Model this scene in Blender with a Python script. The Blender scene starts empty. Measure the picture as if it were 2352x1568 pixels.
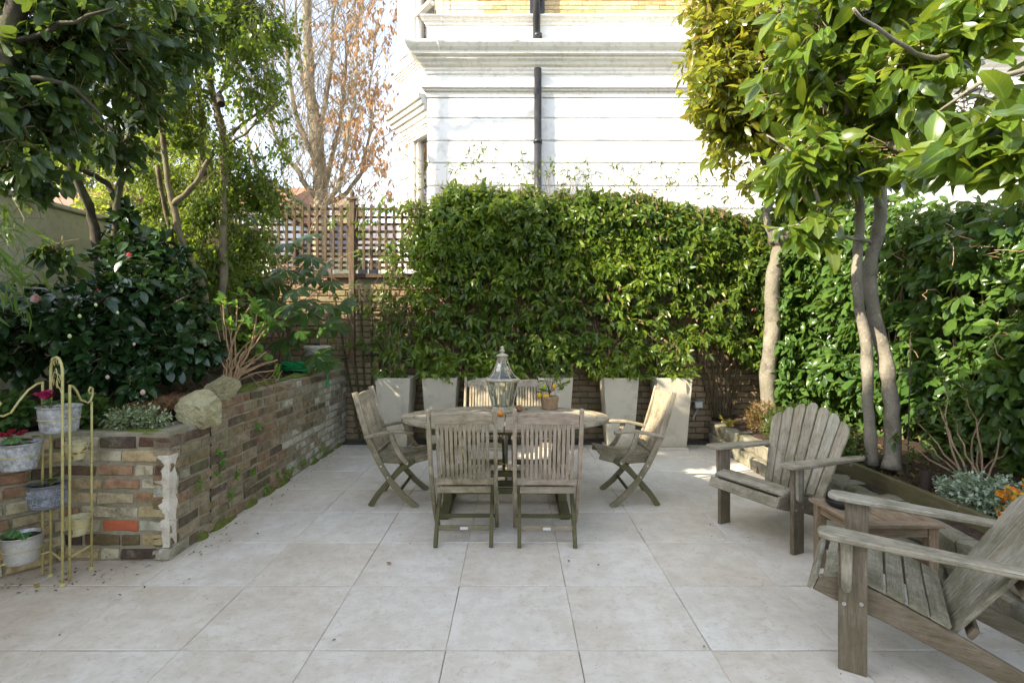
import bpy, math, random
import numpy as np
from mathutils import Vector, Matrix, noise as mnoise
R = math.radians
rnd = random.Random(7)
rng = np.random.default_rng(11)
scn = bpy.context.scene
COL = scn.collection

# ------------------------------------------------------------------ camera, sky, sun, exposure
EYE = 1.456          # height of the lens above the paving
FPX = 1230.0         # focal length in pixels of a 2352 px wide view
cd = bpy.data.cameras.new('camera'); cam = bpy.data.objects.new('camera', cd); COL.objects.link(cam)
cam.location = (0, 0, EYE); cam.rotation_euler = (R(90), 0, 0)
cd.sensor_width = 36; cd.lens = FPX/2352*36; cd.shift_x = -0.0017; cd.shift_y = -0.0136
cd.clip_start = 0.05; cd.clip_end = 500
scn.camera = cam

SUN_DIR = Vector((0.87, 0.49, 0)).normalized()     # horizontal heading of the light
SUN_EL = R(31)
w = bpy.data.worlds.new('World'); scn.world = w; w.use_nodes = True
wn = w.node_tree; wn.nodes.clear()
wo = wn.nodes.new('ShaderNodeOutputWorld'); bg = wn.nodes.new('ShaderNodeBackground')
sk = wn.nodes.new('ShaderNodeTexSky'); sk.sky_type = 'NISHITA'; sk.sun_disc = False
sk.sun_elevation = SUN_EL; sk.sun_rotation = math.atan2(-SUN_DIR.x, -SUN_DIR.y)
sk.air_density = 1.0; sk.dust_density = 1.0; sk.ozone_density = 1.0
hs = wn.nodes.new('ShaderNodeHueSaturation'); hs.inputs['Saturation'].default_value = 0.58
wn.links.new(sk.outputs[0], hs.inputs['Color']); wn.links.new(hs.outputs[0], bg.inputs[0])
bg.inputs[1].default_value = 0.15
wn.links.new(bg.outputs[0], wo.inputs[0])
sl = bpy.data.lights.new('sun', 'SUN'); sun = bpy.data.objects.new('sun', sl); COL.objects.link(sun)
sl.energy = 3.4; sl.angle = R(0.5); sl.color = (1.0, 0.89, 0.70)
sv = Vector((SUN_DIR.x*math.cos(SUN_EL), SUN_DIR.y*math.cos(SUN_EL), -math.sin(SUN_EL)))
sun.rotation_euler = sv.to_track_quat('-Z', 'Y').to_euler()
scn.view_settings.view_transform = 'Standard'; scn.view_settings.look = 'None'
scn.view_settings.exposure = 2.0; scn.view_settings.gamma = 1
scn.cycles.max_bounces = 8; scn.cycles.diffuse_bounces = 4; scn.cycles.glossy_bounces = 3
scn.cycles.transmission_bounces = 6; scn.cycles.transparent_max_bounces = 12
scn.cycles.use_adaptive_sampling = True

def W(px, py, d):     # where a sight line of the reference view meets depth d
    return Vector(((px-1180)/FPX*d, d, EYE-(py-752)/FPX*d))

# ------------------------------------------------------------------ node helper
class NT:
    def __init__(s, name):
        s.m = bpy.data.materials.new(name); s.m.use_nodes = True
        s.t = s.m.node_tree; s.t.nodes.clear()
        s.out = s.t.nodes.new('ShaderNodeOutputMaterial')
    def n(s, typ, props=None, **inp):
        nd = s.t.nodes.new('ShaderNode'+typ)
        for k, v in (props or {}).items(): setattr(nd, k, v)
        for k, v in inp.items():
            k = int(k[1:]) if k[0] == '_' else k.replace('_', ' ')
            s.set(nd.inputs[k], v)
        return nd
    def set(s, sock, v):
        if isinstance(v, bpy.types.NodeSocket): s.t.links.new(v, sock)
        elif isinstance(v, (tuple, list)) and sock.type == 'RGBA' and len(v) == 3: sock.default_value = (*v, 1)
        else: sock.default_value = v
    def noise(s, scale, vec=None, detail=4, rough=.55, dist=0):
        nd = s.n('TexNoise', Scale=scale, Detail=detail, Roughness=rough, Distortion=dist)
        if vec is not None: s.set(nd.inputs['Vector'], vec)
        return nd.outputs[0]
    def ramp(s, f, stops, mode='LINEAR'):
        nd = s.n('ValToRGB', _0=f); cr = nd.color_ramp; cr.interpolation = mode
        while len(cr.elements) < len(stops): cr.elements.new(1)
        for e, (p, c) in zip(cr.elements, stops):
            e.position = p; e.color = (c, c, c, 1) if isinstance(c, (int, float)) else (*c, 1)
        return nd.outputs[0]
    def mix(s, f, a, b, mode='MIX'):
        nd = s.t.nodes.new('ShaderNodeMixRGB'); nd.blend_type = mode
        s.set(nd.inputs[0], f); s.set(nd.inputs[1], a); s.set(nd.inputs[2], b)
        return nd.outputs[0]
    def math(s, op, a, b=0.0, clamp=False):
        nd = s.t.nodes.new('ShaderNodeMath'); nd.operation = op; nd.use_clamp = clamp
        s.set(nd.inputs[0], a); s.set(nd.inputs[1], b); return nd.outputs[0]
    def rand(s):          # one value per object or, in joined meshes, per island
        o = s.n('ObjectInfo').outputs['Random']; g = s.n('NewGeometry').outputs['Random Per Island']
        return s.math('FRACT', s.math('ADD', o, g))
    def obj(s): return s.n('TexCoord').outputs['Object']
    def pos(s): return s.n('NewGeometry').outputs['Position']
    def uv(s): return s.n('TexCoord').outputs['UV']
    def map(s, v, sc=(1, 1, 1), loc=None):
        nd = s.n('Mapping', Vector=v, Scale=sc)
        if loc is not None: s.set(nd.inputs['Location'], loc)
        return nd.outputs[0]
    def z(s):
        return s.n('SeparateXYZ', _0=s.pos()).outputs[2]
    def comb(s, v):
        return s.n('CombineXYZ', _0=v, _1=v, _2=v).outputs[0]
    def bump(s, h, st=.3, dist=.01):
        return s.n('Bump', Strength=st, Distance=dist, Height=h).outputs[0]
    def done(s, color, rough=.7, metal=0.0, normal=None, spec=.5, **kw):
        p = s.n('BsdfPrincipled', Base_Color=color, Roughness=rough, Metallic=metal)
        p.inputs['Specular IOR Level'].default_value = spec
        if normal is not None: s.set(p.inputs['Normal'], normal)
        for k, v in kw.items(): s.set(p.inputs[k.replace('_', ' ')], v)
        s.t.links.new(p.outputs[0], s.out.inputs[0]); return s.m

def leaf_mat(name, cols, rough=.38, trans=.3, tcol=None, vein=None, spec=.32):
    """cols: list of leaf colours, picked per leaf"""
    s = NT(name); r = s.rand()
    k = len(cols)
    c = s.ramp(r, [(i/max(1, k-1), x) for i, x in enumerate(cols)])
    c = s.mix(s.math('MULTIPLY', s.noise(14, s.pos(), 2), .35), c, s.mix(1.0, c, (.35, .42, .3), 'MULTIPLY'))
    c = s.mix(s.ramp(s.noise(1.3, s.pos(), 2), [(.35, 0), (.7, .35)]), c, s.mix(.5, c, (.12, .16, .02)))
    if vein:
        u = s.n('SeparateXYZ', _0=s.uv())
        mid = s.math('ABSOLUTE', s.math('SUBTRACT', u.outputs[0], .5))
        c = s.mix(s.ramp(mid, [(0.0, .75), (.035, .5), (.07, 0)]), c, vein)
        wv = s.math('ABSOLUTE', s.math('SUBTRACT', s.math('FRACT', s.math('ADD', s.math('MULTIPLY', u.outputs[1], 9), s.math('MULTIPLY', mid, -5))), .5))
        c = s.mix(s.ramp(wv, [(0, .3), (.12, 0)]), c, vein)
    p = s.n('BsdfPrincipled', Base_Color=c, Roughness=rough)
    p.inputs['Specular IOR Level'].default_value = spec
    t = s.n('BsdfTranslucent', Color=s.mix(.55, c, tcol or (.36, .48, .05)))
    mx = s.n('MixShader', _0=trans, _1=p.outputs[0], _2=t.outputs[0])
    s.t.links.new(mx.outputs[0], s.out.inputs[0]); return s.m

def wood_mat(name, c1, c2, moss=.5, mossz=.35, seed=0.0, mosscol=(.085, .083, .035), warm=None):
    s = NT(name); o = s.n('ObjectInfo').outputs['Random']
    off = s.comb(s.math('MULTIPLY', o, 37.0))
    v = s.map(s.uv(), (2.2, 26, 1), off); v2 = s.map(s.uv(), (6, 110, 1), off)
    g = s.noise(2.2, v, 5, .6, .4); f = s.noise(2.0, v2, 3, .7)
    c = s.mix(s.ramp(g, [(.3, 0), (.7, 1)]), c1, c2)
    c = s.mix(s.ramp(f, [(.32, .7), (.44, 0)]), c, (.07, .06, .045))
    c = s.mix(s.ramp(s.noise(5, s.map(s.uv(), (1.5, 4, 1), off), 5, .7), [(.38, .5), (.56, 0)]), c, s.mix(1.0, c, (.62, .57, .47), 'MULTIPLY'))
    c = s.mix(s.ramp(f, [(.58, 0), (.75, .3)]), c, (.62, .58, .5))
    c = s.mix(s.math('MULTIPLY', s.math('SUBTRACT', o, .2), .35, True), c, s.mix(1.0, c, warm or (.85, .68, .5), 'MULTIPLY'))
    p = s.pos(); b = s.noise(7, p, 4, .65); b2 = s.noise(38, p, 3, .7)
    low = s.ramp(s.z(), [(0.0, .46), (mossz, .24), (min(1, mossz+.45), 0)])
    m = s.math('ADD', s.math('ADD', b, s.math('MULTIPLY', b2, .35)), low)
    m = s.math('MULTIPLY', s.ramp(m, [(.72, 0), (1.0, 1)]), moss)
    c = s.mix(m, c, mosscol)
    c = s.mix(s.ramp(s.noise(3.1, p, 3), [(.5, 0), (.75, .35)]), c, s.mix(1.0, c, (.6, .56, .45), 'MULTIPLY'))
    h = s.math('ADD', s.math('MULTIPLY', g, .6), f)
    return s.done(c, .85, normal=s.bump(h, 1.0, .004), spec=.2)

def brick_mat(name, cols, moss=.4, rough=.9, grime=.5, rel=.6):
    s = NT(name); r = s.rand(); k = len(cols)
    c = s.ramp(r, [(i/k, x) for i, x in enumerate(cols)], 'CONSTANT')
    off = s.comb(s.math('MULTIPLY', r, 50))
    p = s.pos(); pv = s.n('VectorMath', {'operation': 'ADD'}, _0=p, _1=off).outputs[0]
    a = s.noise(14, pv, 5, .7); b = s.noise(60, pv, 3, .7)
    c = s.mix(s.ramp(a, [(.35, .7*grime), (.55, 0)]), c, s.mix(1.0, c, (.28, .22, .18), 'MULTIPLY'))
    c = s.mix(s.ramp(a, [(.55, 0), (.72, .5*grime)]), c, (.42, .37, .27))
    c = s.mix(s.ramp(b, [(.3, .75), (.4, 0)]), c, (.05, .04, .03))
    m = s.ramp(s.math('ADD', s.noise(3.2, p, 4, .7), s.math('MULTIPLY', s.noise(30, p, 2), .2)), [(.56, 0), (.75, 1)])
    c = s.mix(s.math('MULTIPLY', m, moss), c, (.11, .13, .035))
    return s.done(c, rough, normal=s.bump(s.math('ADD', a, s.math('MULTIPLY', b, .5)), rel, .006), spec=.25)

def rough_mat(name, c1, c2, scale=8, moss=0.0, rough=.85, bump=.4, metal=0.0, mosscol=(.10, .13, .03), dots=None, dist=.01, spec=.3, low=None):
    s = NT(name); p = s.pos()
    a = s.noise(scale, p, 6, .65); b = s.noise(scale*6, p, 3, .65)
    c = s.mix(s.ramp(a, [(.35, 0), (.65, 1)]), c1, c2)
    c = s.mix(s.ramp(b, [(.3, .4), (.5, 0)]), c, s.mix(1.0, c, (.45, .42, .38), 'MULTIPLY'))
    if dots: c = s.mix(s.ramp(s.noise(dots[0], p, 2, .5), [(dots[2], 0), (dots[2]+.04, .85)]), c, dots[1])
    if moss:
        m = s.ramp(s.noise(scale*.5, p, 5, .7), [(.5, 0), (.62, 1)])
        c = s.mix(s.math('MULTIPLY', m, moss), c, mosscol)
    if low: c = s.mix(s.ramp(s.math('ADD', s.z(), s.math('MULTIPLY', a, low[0]*.6)), [(low[0]*.3, .7), (low[0], 0)]), c, low[1])
    return s.done(c, rough, metal, s.bump(s.math('ADD', a, s.math('MULTIPLY', b, .4)), bump, dist), spec)

# ------------------------------------------------------------------ mesh helpers
def raw_mesh(name, verts, faces, uvs=None, smooth=False):
    me = bpy.data.meshes.new(name); me.from_pydata([tuple(v) for v in verts], [], faces)
    if uvs is not None:
        l = me.uv_layers.new(name='UVMap'); fl = np.array([c for f in uvs for c in f], 'f').ravel()
        if len(fl) == len(me.loops)*2: l.data.foreach_set('uv', fl)
    if smooth: me.polygons.foreach_set('use_smooth', np.ones(len(me.polygons), bool))
    me.update(); return me

def tri_mesh(name, V, F, UV=None, smooth=False):
    """numpy: V (n,3), F (m,3), UV per vertex (n,2)"""
    me = bpy.data.meshes.new(name); F = np.asarray(F, 'i'); V = np.asarray(V, 'f')
    me.vertices.add(len(V)); me.vertices.foreach_set('co', V.ravel())
    me.loops.add(F.size); me.loops.foreach_set('vertex_index', F.ravel())
    me.polygons.add(len(F)); me.polygons.foreach_set('loop_start', np.arange(0, F.size, 3, dtype='i'))
    if smooth: me.polygons.foreach_set('use_smooth', np.ones(len(F), bool))
    me.update(calc_edges=True)
    if UV is not None:
        l = me.uv_layers.new(name='UVMap'); l.data.foreach_set('uv', np.asarray(UV, 'f')[F.ravel()].ravel())
    return me

def link(name, me, mat, parent=None, M=None, kind=None, label=None):
    o = bpy.data.objects.new(name, me); COL.objects.link(o)
    if mat and not me.materials: me.materials.append(mat)
    if parent is not None: o.parent = parent
    if M is not None: o.matrix_basis = M
    if kind: o['kind'] = kind
    if label: o['label'] = label
    return o

def thing(name, label, cat, loc=(0, 0, 0), rz=0.0, group=None):
    o = bpy.data.objects.new(name, None); COL.objects.link(o); o.empty_display_size = .1
    o.location = loc; o.rotation_euler = (0, 0, rz); o['label'] = label; o['category'] = cat
    if group: o['group'] = group
    return o

def tag(o, label, cat, group=None):
    o['label'] = label; o['category'] = cat
    if group: o['group'] = group
    return o

def copy_tree(o, parent=None):
    c = o.copy(); COL.objects.link(c)
    if parent is not None: c.parent = parent
    for ch in [x for x in KIDS.get(o.name, [])]: copy_tree(ch, c)
    return c

KIDS = {}
def index_kids(root):
    for ch in root.children_recursive:
        KIDS.setdefault(ch.parent.name, [])
        if ch not in KIDS[ch.parent.name]: KIDS[ch.parent.name].append(ch)

def inv(root): return Matrix.Translation(-root.location)   # world-space mesh under an unrotated root

class MB:
    """collects faces with uv into one mesh"""
    def __init__(s): s.v = []; s.f = []; s.u = []
    def add(s, v, f, u):
        k = len(s.v); s.v += [tuple(x) for x in v]; s.f += [tuple(i+k for i in q) for q in f]; s.u += u; return s
    def sweep(s, pts, w, h, side=(1, 0, 0), ch=.003, taper=None):
        pts = [Vector(p) for p in pts]; side = Vector(side); n = len(pts); vs = []; L = 0; Ls = []
        for i, p in enumerate(pts):
            if i: L += (p-pts[i-1]).length
            Ls.append(L)
            t = (pts[min(i+1, n-1)]-pts[max(i-1, 0)]).normalized()
            a = (side-t*side.dot(t)).normalized(); b = t.cross(a)
            k = taper[i] if taper else 1.0
            ww = w*k/2; hh = h/2; c = min(ch, ww*.45, hh*.45)
            for x, y in ((-ww+c, -hh), (ww-c, -hh), (ww, -hh+c), (ww, hh-c), (ww-c, hh), (-ww+c, hh), (-ww, hh-c), (-ww, -hh+c)):
                vs.append(p+a*x+b*y)
        per = [0, w, w, w+h, w+h, 2*w+h, 2*w+h, 2*w+2*h, 2*w+2*h]
        f = []; u = []
        for i in range(n-1):
            for j in range(8):
                k = (j+1) % 8
                f.append((i*8+j, i*8+k, (i+1)*8+k, (i+1)*8+j))
                u.append(((Ls[i], per[j]), (Ls[i], per[j+1]), (Ls[i+1], per[j+1]), (Ls[i+1], per[j])))
        f.append(tuple(range(7, -1, -1))); u.append(tuple((0, .01*j) for j in range(8)))
        f.append(tuple((n-1)*8+j for j in range(8))); u.append(tuple((L, .01*j) for j in range(8)))
        return s.add(vs, f, u)
    def box(s, x0, x1, y0, y1, z0, z1, ch=.003):
        d = (x1-x0, y1-y0, z1-z0); m = ((x0+x1)/2, (y0+y1)/2, (z0+z1)/2); a = d.index(max(d))
        if a == 0: return s.sweep([(x0, m[1], m[2]), (x1, m[1], m[2])], d[1], d[2], (0, 1, 0), ch)
        if a == 1: return s.sweep([(m[0], y0, m[2]), (m[0], y1, m[2])], d[0], d[2], (1, 0, 0), ch)
        return s.sweep([(m[0], m[1], z0), (m[0], m[1], z1)], d[0], d[1], (1, 0, 0), ch)
    def prism(s, outl, t, M=Matrix(), ch=.003, holes=None):
        """outline in local xy (long axis x), thickness along +z, placed by M"""
        n = len(outl); P = [Vector(p) for p in outl]; ins = []
        area = sum(P[i].x*P[(i+1) % n].y-P[(i+1) % n].x*P[i].y for i in range(n))
        if area < 0: P.reverse()
        for i in range(n):
            a = (P[i]-P[i-1]); b = (P[(i+1) % n]-P[i])
            na = Vector((-a.y, a.x)).normalized(); nb = Vector((-b.y, b.x)).normalized()
            m = na+nb
            m = m.normalized() if m.length > 1e-6 else na
            ins.append(P[i]+m*ch)
        vs = []
        for ring, z in ((ins, 0), (P, ch), (P, t-ch), (ins, t)):
            vs += [M @ Vector((p.x, p.y, z)) for p in ring]
        f = [tuple(range(n-1, -1, -1)), tuple(3*n+i for i in range(n))]
        u = [tuple((P[i].x, P[i].y) for i in range(n-1, -1, -1)), tuple((p.x, p.y) for p in P)]
        per = 0
        for i in range(n):
            j = (i+1) % n; dl = (P[j]-P[i]).length
            for r in range(3):
                f.append((r*n+i, r*n+j, (r+1)*n+j, (r+1)*n+i))
                z0 = (0, ch, t-ch, t)[r]; z1 = (0, ch, t-ch, t)[r+1]
                u.append(((per, z0), (per+dl, z0), (per+dl, z1), (per, z1)))
            per += dl
        return s.add(vs, f, u)
    def tube(s, pts, r, n=8, cap=True):
        pts = [Vector(p) for p in pts]; k = len(pts); rs = r if isinstance(r, (list, tuple)) else [r]*k
        vs = []; L = 0; Ls = []; ref = Vector((.31, .17, .93))
        a = None
        for i, p in enumerate(pts):
            if i: L += (p-pts[i-1]).length
            Ls.append(L)
            t = (pts[min(i+1, k-1)]-pts[max(i-1, 0)]).normalized()
            if a is None: a = t.orthogonal().normalized()
            a = (a-t*a.dot(t)).normalized(); b = t.cross(a)
            for j in range(n):
                q = 2*math.pi*j/n; vs.append(p+(a*math.cos(q)+b*math.sin(q))*rs[i])
        f = []; u = []
        for i in range(k-1):
            for j in range(n):
                m = (j+1) % n; f.append((i*n+j, i*n+m, (i+1)*n+m, (i+1)*n+j))
                u.append(((Ls[i], j/n*.2), (Ls[i], (j+1)/n*.2), (Ls[i+1], (j+1)/n*.2), (Ls[i+1], j/n*.2)))
        if cap:
            f.append(tuple(range(n-1, -1, -1))); u.append(tuple((0, .01*j) for j in range(n)))
            f.append(tuple((k-1)*n+j for j in range(n))); u.append(tuple((L, .01*j) for j in range(n)))
        return s.add(vs, f, u)
    def lathe(s, prof, n=24, c=(0, 0, 0), rot=0.0, flute=None):
        vs = []; cx, cy, cz = c
        for i, (r, z) in enumerate(prof):
            for j in range(n):
                q = 2*math.pi*j/n+rot; rr = r*(flute(q, i) if flute else 1)
                vs.append((cx+rr*math.cos(q), cy+rr*math.sin(q), cz+z))
        f = []; u = []
        for i in range(len(prof)-1):
            for j in range(n):
                m = (j+1) % n; f.append((i*n+j, i*n+m, (i+1)*n+m, (i+1)*n+j))
                u.append(((j/n, prof[i][1]), ((j+1)/n, prof[i][1]), ((j+1)/n, prof[i+1][1]), (j/n, prof[i+1][1])))
        return s.add(vs, f, u)
    def mesh(s, name, smooth=False): return raw_mesh(name, s.v, s.f, s.u, smooth)
    def build(s, name, mat, parent=None, M=None, smooth=False, **k):
        return link(name, s.mesh(name, smooth), mat, parent, M, **k)

# ------------------------------------------------------------------ leaves
def leaf_tpl(rows=((.3, .5), (.68, .42)), wid=.4, fold=.12, curve=.15, tip=1.0, wave=0.0):
    """blade along +y, length 1; rows = (position, half width share)"""
    ts = [0]+[r[0] for r in rows]+[tip]
    v = [(0, t, -curve*t*t) for t in ts]; uv = [(.5, t) for t in ts]
    n = len(ts); k = len(rows)
    for sgn in (-1, 1):
        for i, (t, hw) in enumerate(rows):
            v.append((sgn*hw*wid, t+.01, -curve*t*t+fold*hw*wid*2+wave*(1 if (i+(sgn > 0)) % 2 else -1)))
            uv.append((.5+sgn*.5, t))
    f = []
    for sgn, b in ((-1, n), (1, n+k)):
        q = [(0, b, 1)]
        for i in range(k-1): q += [(i+1, b+i, b+i+1), (i+1, b+i+1, i+2)]
        q += [(k, b+k-1, k+1)]
        f += [t if sgn < 0 else t[::-1] for t in q]
    return np.array(v, float), np.array(f), np.array(uv, float)

def nrm(a): return a/np.maximum(np.linalg.norm(a, axis=-1, keepdims=True), 1e-9)

def frames(pos, d, n, size):
    d = nrm(d); s = nrm(np.cross(d, n)); m = np.cross(s, d)
    return pos, s, d, m, size

def foliage(root, tpls, mat, pos, d, n, size, parts=0, part='leaf', mass='foliage', wide=None, rz=0):
    """place leaves; the ones that show largest become parts, the rest one joined part"""
    N = len(pos)
    if N == 0: return
    pos, s, d, m, size = frames(pos, d, n, size); wide = np.ones(N) if wide is None else wide
    tid = rng.integers(0, len(tpls), N)
    loc = np.array(root.location)
    own = np.zeros(N, bool)
    if parts:
        dep = np.maximum(pos[:, 1], .3); px = (pos[:, 0])/dep*FPX; py = (pos[:, 2]-EYE)/dep*FPX
        ok = (np.abs(px) < 1200) & (py < 770) & (py > -800) & (pos[:, 1] > .3)
        face = .4+.6*np.abs(m[:, 1])
        sc = np.where(ok, size/dep*face, 0); top = np.argsort(-sc)[:parts]; own[top[sc[top] > 0]] = True
    meshes = []
    for k, (tv, tf, tu) in enumerate(tpls):
        meshes.append(tri_mesh(part, tv, tf, tu))
        meshes[-1].materials.append(mat)
    for i in np.nonzero(own)[0]:
        M = Matrix(((s[i, 0]*size[i]*wide[i], d[i, 0]*size[i], m[i, 0]*size[i], pos[i, 0]-loc[0]),
                    (s[i, 1]*size[i]*wide[i], d[i, 1]*size[i], m[i, 1]*size[i], pos[i, 1]-loc[1]),
                    (s[i, 2]*size[i]*wide[i], d[i, 2]*size[i], m[i, 2]*size[i], pos[i, 2]-loc[2]), (0, 0, 0, 1)))
        link(part, meshes[tid[i]], None, root, M)
    Vs = []; Fs = []; Us = []; b = 0
    for k, (tv, tf, tu) in enumerate(tpls):
        I = np.nonzero((tid == k) & ~own)[0]
        if len(I) == 0: continue
        X = (pos[I, None, :]+size[I, None, None]*(tv[None, :, 0, None]*wide[I, None, None]*s[I, None, :]
             + tv[None, :, 1, None]*d[I, None, :]+tv[None, :, 2, None]*m[I, None, :]))
        Vs.append((X-loc).reshape(-1, 3)); q = len(tv)
        Fs.append((tf[None]+(np.arange(len(I))*q)[:, None, None]+b).reshape(-1, 3)); b += len(I)*q
        Us.append(np.tile(tu, (len(I), 1)))
    if Vs:
        me = tri_mesh(mass, np.concatenate(Vs), np.concatenate(Fs), np.concatenate(Us))
        link(mass, me, mat, root, kind='stuff' if parts or N > 300 else None)

def sprays(cen, ax, per, size, stem=.12, spread=.9, droop=0., up=(0, 0, 1), jit=.5, svar=.3, fwd=.6):
    """leaves spaced along short shoots: cen (N,3) shoot tips, ax (N,3) shoot headings"""
    N = len(cen); ax = nrm(ax); K = per
    C = np.repeat(cen, K, 0); A = np.repeat(ax, K, 0)
    t = np.tile(np.linspace(0, 1, K), N)+rng.normal(0, .04, N*K)
    r = nrm(rng.normal(size=(N*K, 3))); r = nrm(r-A*(r*A).sum(1, keepdims=True))
    d = A*(fwd*(1-.6*t[:, None]))+r*spread*(0.35+.65*t[:, None])+np.array([0, 0, -droop])
    pos = C-A*(t*stem)[:, None]
    sz = size*(1+rng.normal(0, svar, N*K)).clip(.45, 1.7)
    n = np.array(up)[None, :]+rng.normal(0, jit, (N*K, 3))
    return pos, d, n, sz

def in_blobs(blobs, N, shell=.5):
    """points in ellipsoids (centre, radii, weight)"""
    wt = np.array([b[2] for b in blobs], float); idx = rng.choice(len(blobs), N, p=wt/wt.sum())
    v = nrm(rng.normal(size=(N, 3))); rr = rng.random(N)**shell
    v = v*rr[:, None]
    C = np.array([list(b[0]) for b in blobs]); Rr = np.array([b[1] for b in blobs])
    return C[idx]+v*Rr[idx], nrm(v/Rr[idx]), idx

def clump(P, sc=1.2, thr=0.0, amp=1.0):
    return np.array([mnoise.noise(Vector(p)*sc)*amp > thr for p in P])

def twigs(root, tips, ax, L, r, mat, name='twig', back=None):
    """thin shoots behind the leaf sprays, joined"""
    mb = MB()
    for p, a in zip(tips, ax):
        p = Vector(p)-root.location; a = Vector(a).normalized()
        q = p-a*L+Vector(rng.normal(0, L*.15, 3)); e = p-a*L*.5+Vector(rng.normal(0, L*.06, 3))
        mb.tube([q, e, p], [r, r*.8, r*.4], 3, False)
    return mb.build(name, mat, root, kind='stuff')

def wob(pts, amp, k=4):
    """smooth a polyline through pts (Catmull-Rom) with k steps per span and a little wander"""
    P = [Vector(p) for p in pts]; out = []
    for i in range(len(P)-1):
        a, b, c, d = P[max(i-1, 0)], P[i], P[i+1], P[min(i+2, len(P)-1)]
        for j in range(k):
            t = j/k; q = .5*((2*b)+(c-a)*t+(2*a-5*b+4*c-d)*t*t+(3*b-a-3*c+d)*t**3)
            if out: q = q+Vector((rnd.gauss(0, amp), rnd.gauss(0, amp), rnd.gauss(0, amp*.5)))
            out.append(q)
    out.append(P[-1]); return out

def lerp_r(r0, r1, n): return [r0+(r1-r0)*i/(n-1) for i in range(n)]

def limb(root, pts, r0, r1, mat, name='branch', amp=.01, k=4, n=9, knob=0):
    q = wob(pts, amp, k); rs = lerp_r(r0, r1, len(q))
    rs = [r*(1+rnd.gauss(0, .04)) for r in rs]
    if name == 'trunk' : rs[0] *= 1.35; rs[1] *= 1.1
    for i in range(knob): rs[rnd.randrange(2, len(rs)-1)] *= 1.16
    mb = MB().tube([p-root.location for p in q], rs, n)
    amp2 = r0*.32 if r0 > .03 else 0
    if amp2:
        out = []
        for i, v in enumerate(mb.v):
            c = q[i//n]-root.location; d = Vector(v)-c
            out.append(tuple(c+d*(1+.13*mnoise.noise((Vector(v)+root.location)*Vector((17, 17, 11)))+.07*mnoise.noise(Vector(v)*23))))
        mb.v = out
    return mb.build(name, mat, root, smooth=True)
# ------------------------------------------------------------------ materials
def slab_material():
    s = NT('travertine'); r = s.n('ObjectInfo').outputs['Random']; p = s.pos()
    off = s.comb(s.math('MULTIPLY', r, 40)); pv = s.n('VectorMath', {'operation': 'ADD'}, _0=p, _1=off).outputs[0]
    a = s.noise(2.2, pv, 5, .6, .6); b = s.noise(9, pv, 6, .7, .3); g = s.noise(1.1, p, 5, .65)
    c = s.mix(s.ramp(a, [(.3, 0), (.7, 1)]), (.69, .635, .55), (.775, .74, .67))
    c = s.mix(s.math('MULTIPLY', r, .55), c, s.mix(1.0, c, (.94, .88, .81), 'MULTIPLY'))
    c = s.mix(s.ramp(b, [(.42, .75), (.6, 0)]), c, s.mix(1.0, c, (.86, .84, .80), 'MULTIPLY'))
    c = s.mix(s.ramp(s.noise(24, pv, 5, .75, .8), [(.34, .6), (.47, 0)]), c, s.mix(1.0, c, (.76, .71, .63), 'MULTIPLY'))
    pit = s.ramp(s.noise(75, s.map(pv, (1, 1.7, 1)), 2, .6), [(.25, 1), (.33, 0)])
    c = s.mix(s.math('MULTIPLY', pit, .75), c, (.25, .20, .15))
    scr = s.ramp(s.noise(5, s.map(pv, (.6, 9, 1)), 3, .8, 2.0), [(.30, .35), (.36, 0)])
    c = s.mix(scr, c, (.40, .34, .27))
    c = s.mix(s.ramp(g, [(.42, 0), (.68, .7)]), c, s.mix(1.0, c, (.82, .78, .72), 'MULTIPLY'))
    # damp, leaf-stained strip along the planted edges
    x = s.n('SeparateXYZ', _0=p).outputs[0]
    e = s.math('ADD', x, s.math('MULTIPLY', s.noise(3, p, 4, .6), .9))
    c = s.mix(s.ramp(s.math('ADD', s.math('MULTIPLY', e, .5), 1.0), [(.0, .6), (.34, 0)]), c, s.mix(1.0, c, (.72, .62, .50), 'MULTIPLY'))
    return s.done(c, s.ramp(a, [(0, .42), (1, .62)]), normal=s.bump(s.math('SUBTRACT', b, s.math('MULTIPLY', pit, 1.0)), .25, .003), spec=.35)
M_slab = slab_material()
M_grout = rough_mat('grout', (.13, .12, .10), (.08, .075, .065), 20)
M_soil = rough_mat('soil', (.035, .022, .014), (.075, .048, .03), 18, bump=1.0, dots=(90, (.22, .14, .08), .66), dist=.03)
M_earth = rough_mat('earth', (.10, .09, .06), (.16, .14, .09), .6)
M_brick_old = brick_mat('old_stock_brick', [(.46, .34, .18), (.14, .08, .05), (.50, .38, .22), (.27, .15, .09), (.50, .35, .16), (.46, .39, .25), (.09, .06, .045), (.40, .32, .19), (.50, .43, .30), (.36, .21, .12)], .3, grime=.8, rel=.9)
M_brick_side = brick_mat('brown_brick', [(.25, .18, .105), (.15, .105, .07), (.29, .21, .13), (.20, .15, .10), (.32, .25, .16), (.13, .095, .065), (.27, .165, .10), (.25, .20, .13)], .4, grime=.8, rel=.9)
M_brick_white = brick_mat('whitewashed_brick', [(.50, .46, .36), (.36, .32, .24), (.54, .51, .41), (.28, .23, .16)], .35, grime=.8)
M_brick_red = brick_mat('red_brick', [(.46, .12, .055), (.46, .12, .055)], .05, grime=.2)
M_brick_back = brick_mat('brownish_yellow_brick', [(.33, .235, .145), (.29, .21, .13), (.36, .26, .165), (.26, .19, .12), (.33, .25, .17)], .45, grime=.35)  # brownish yellow tones, one picked per brick
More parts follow.
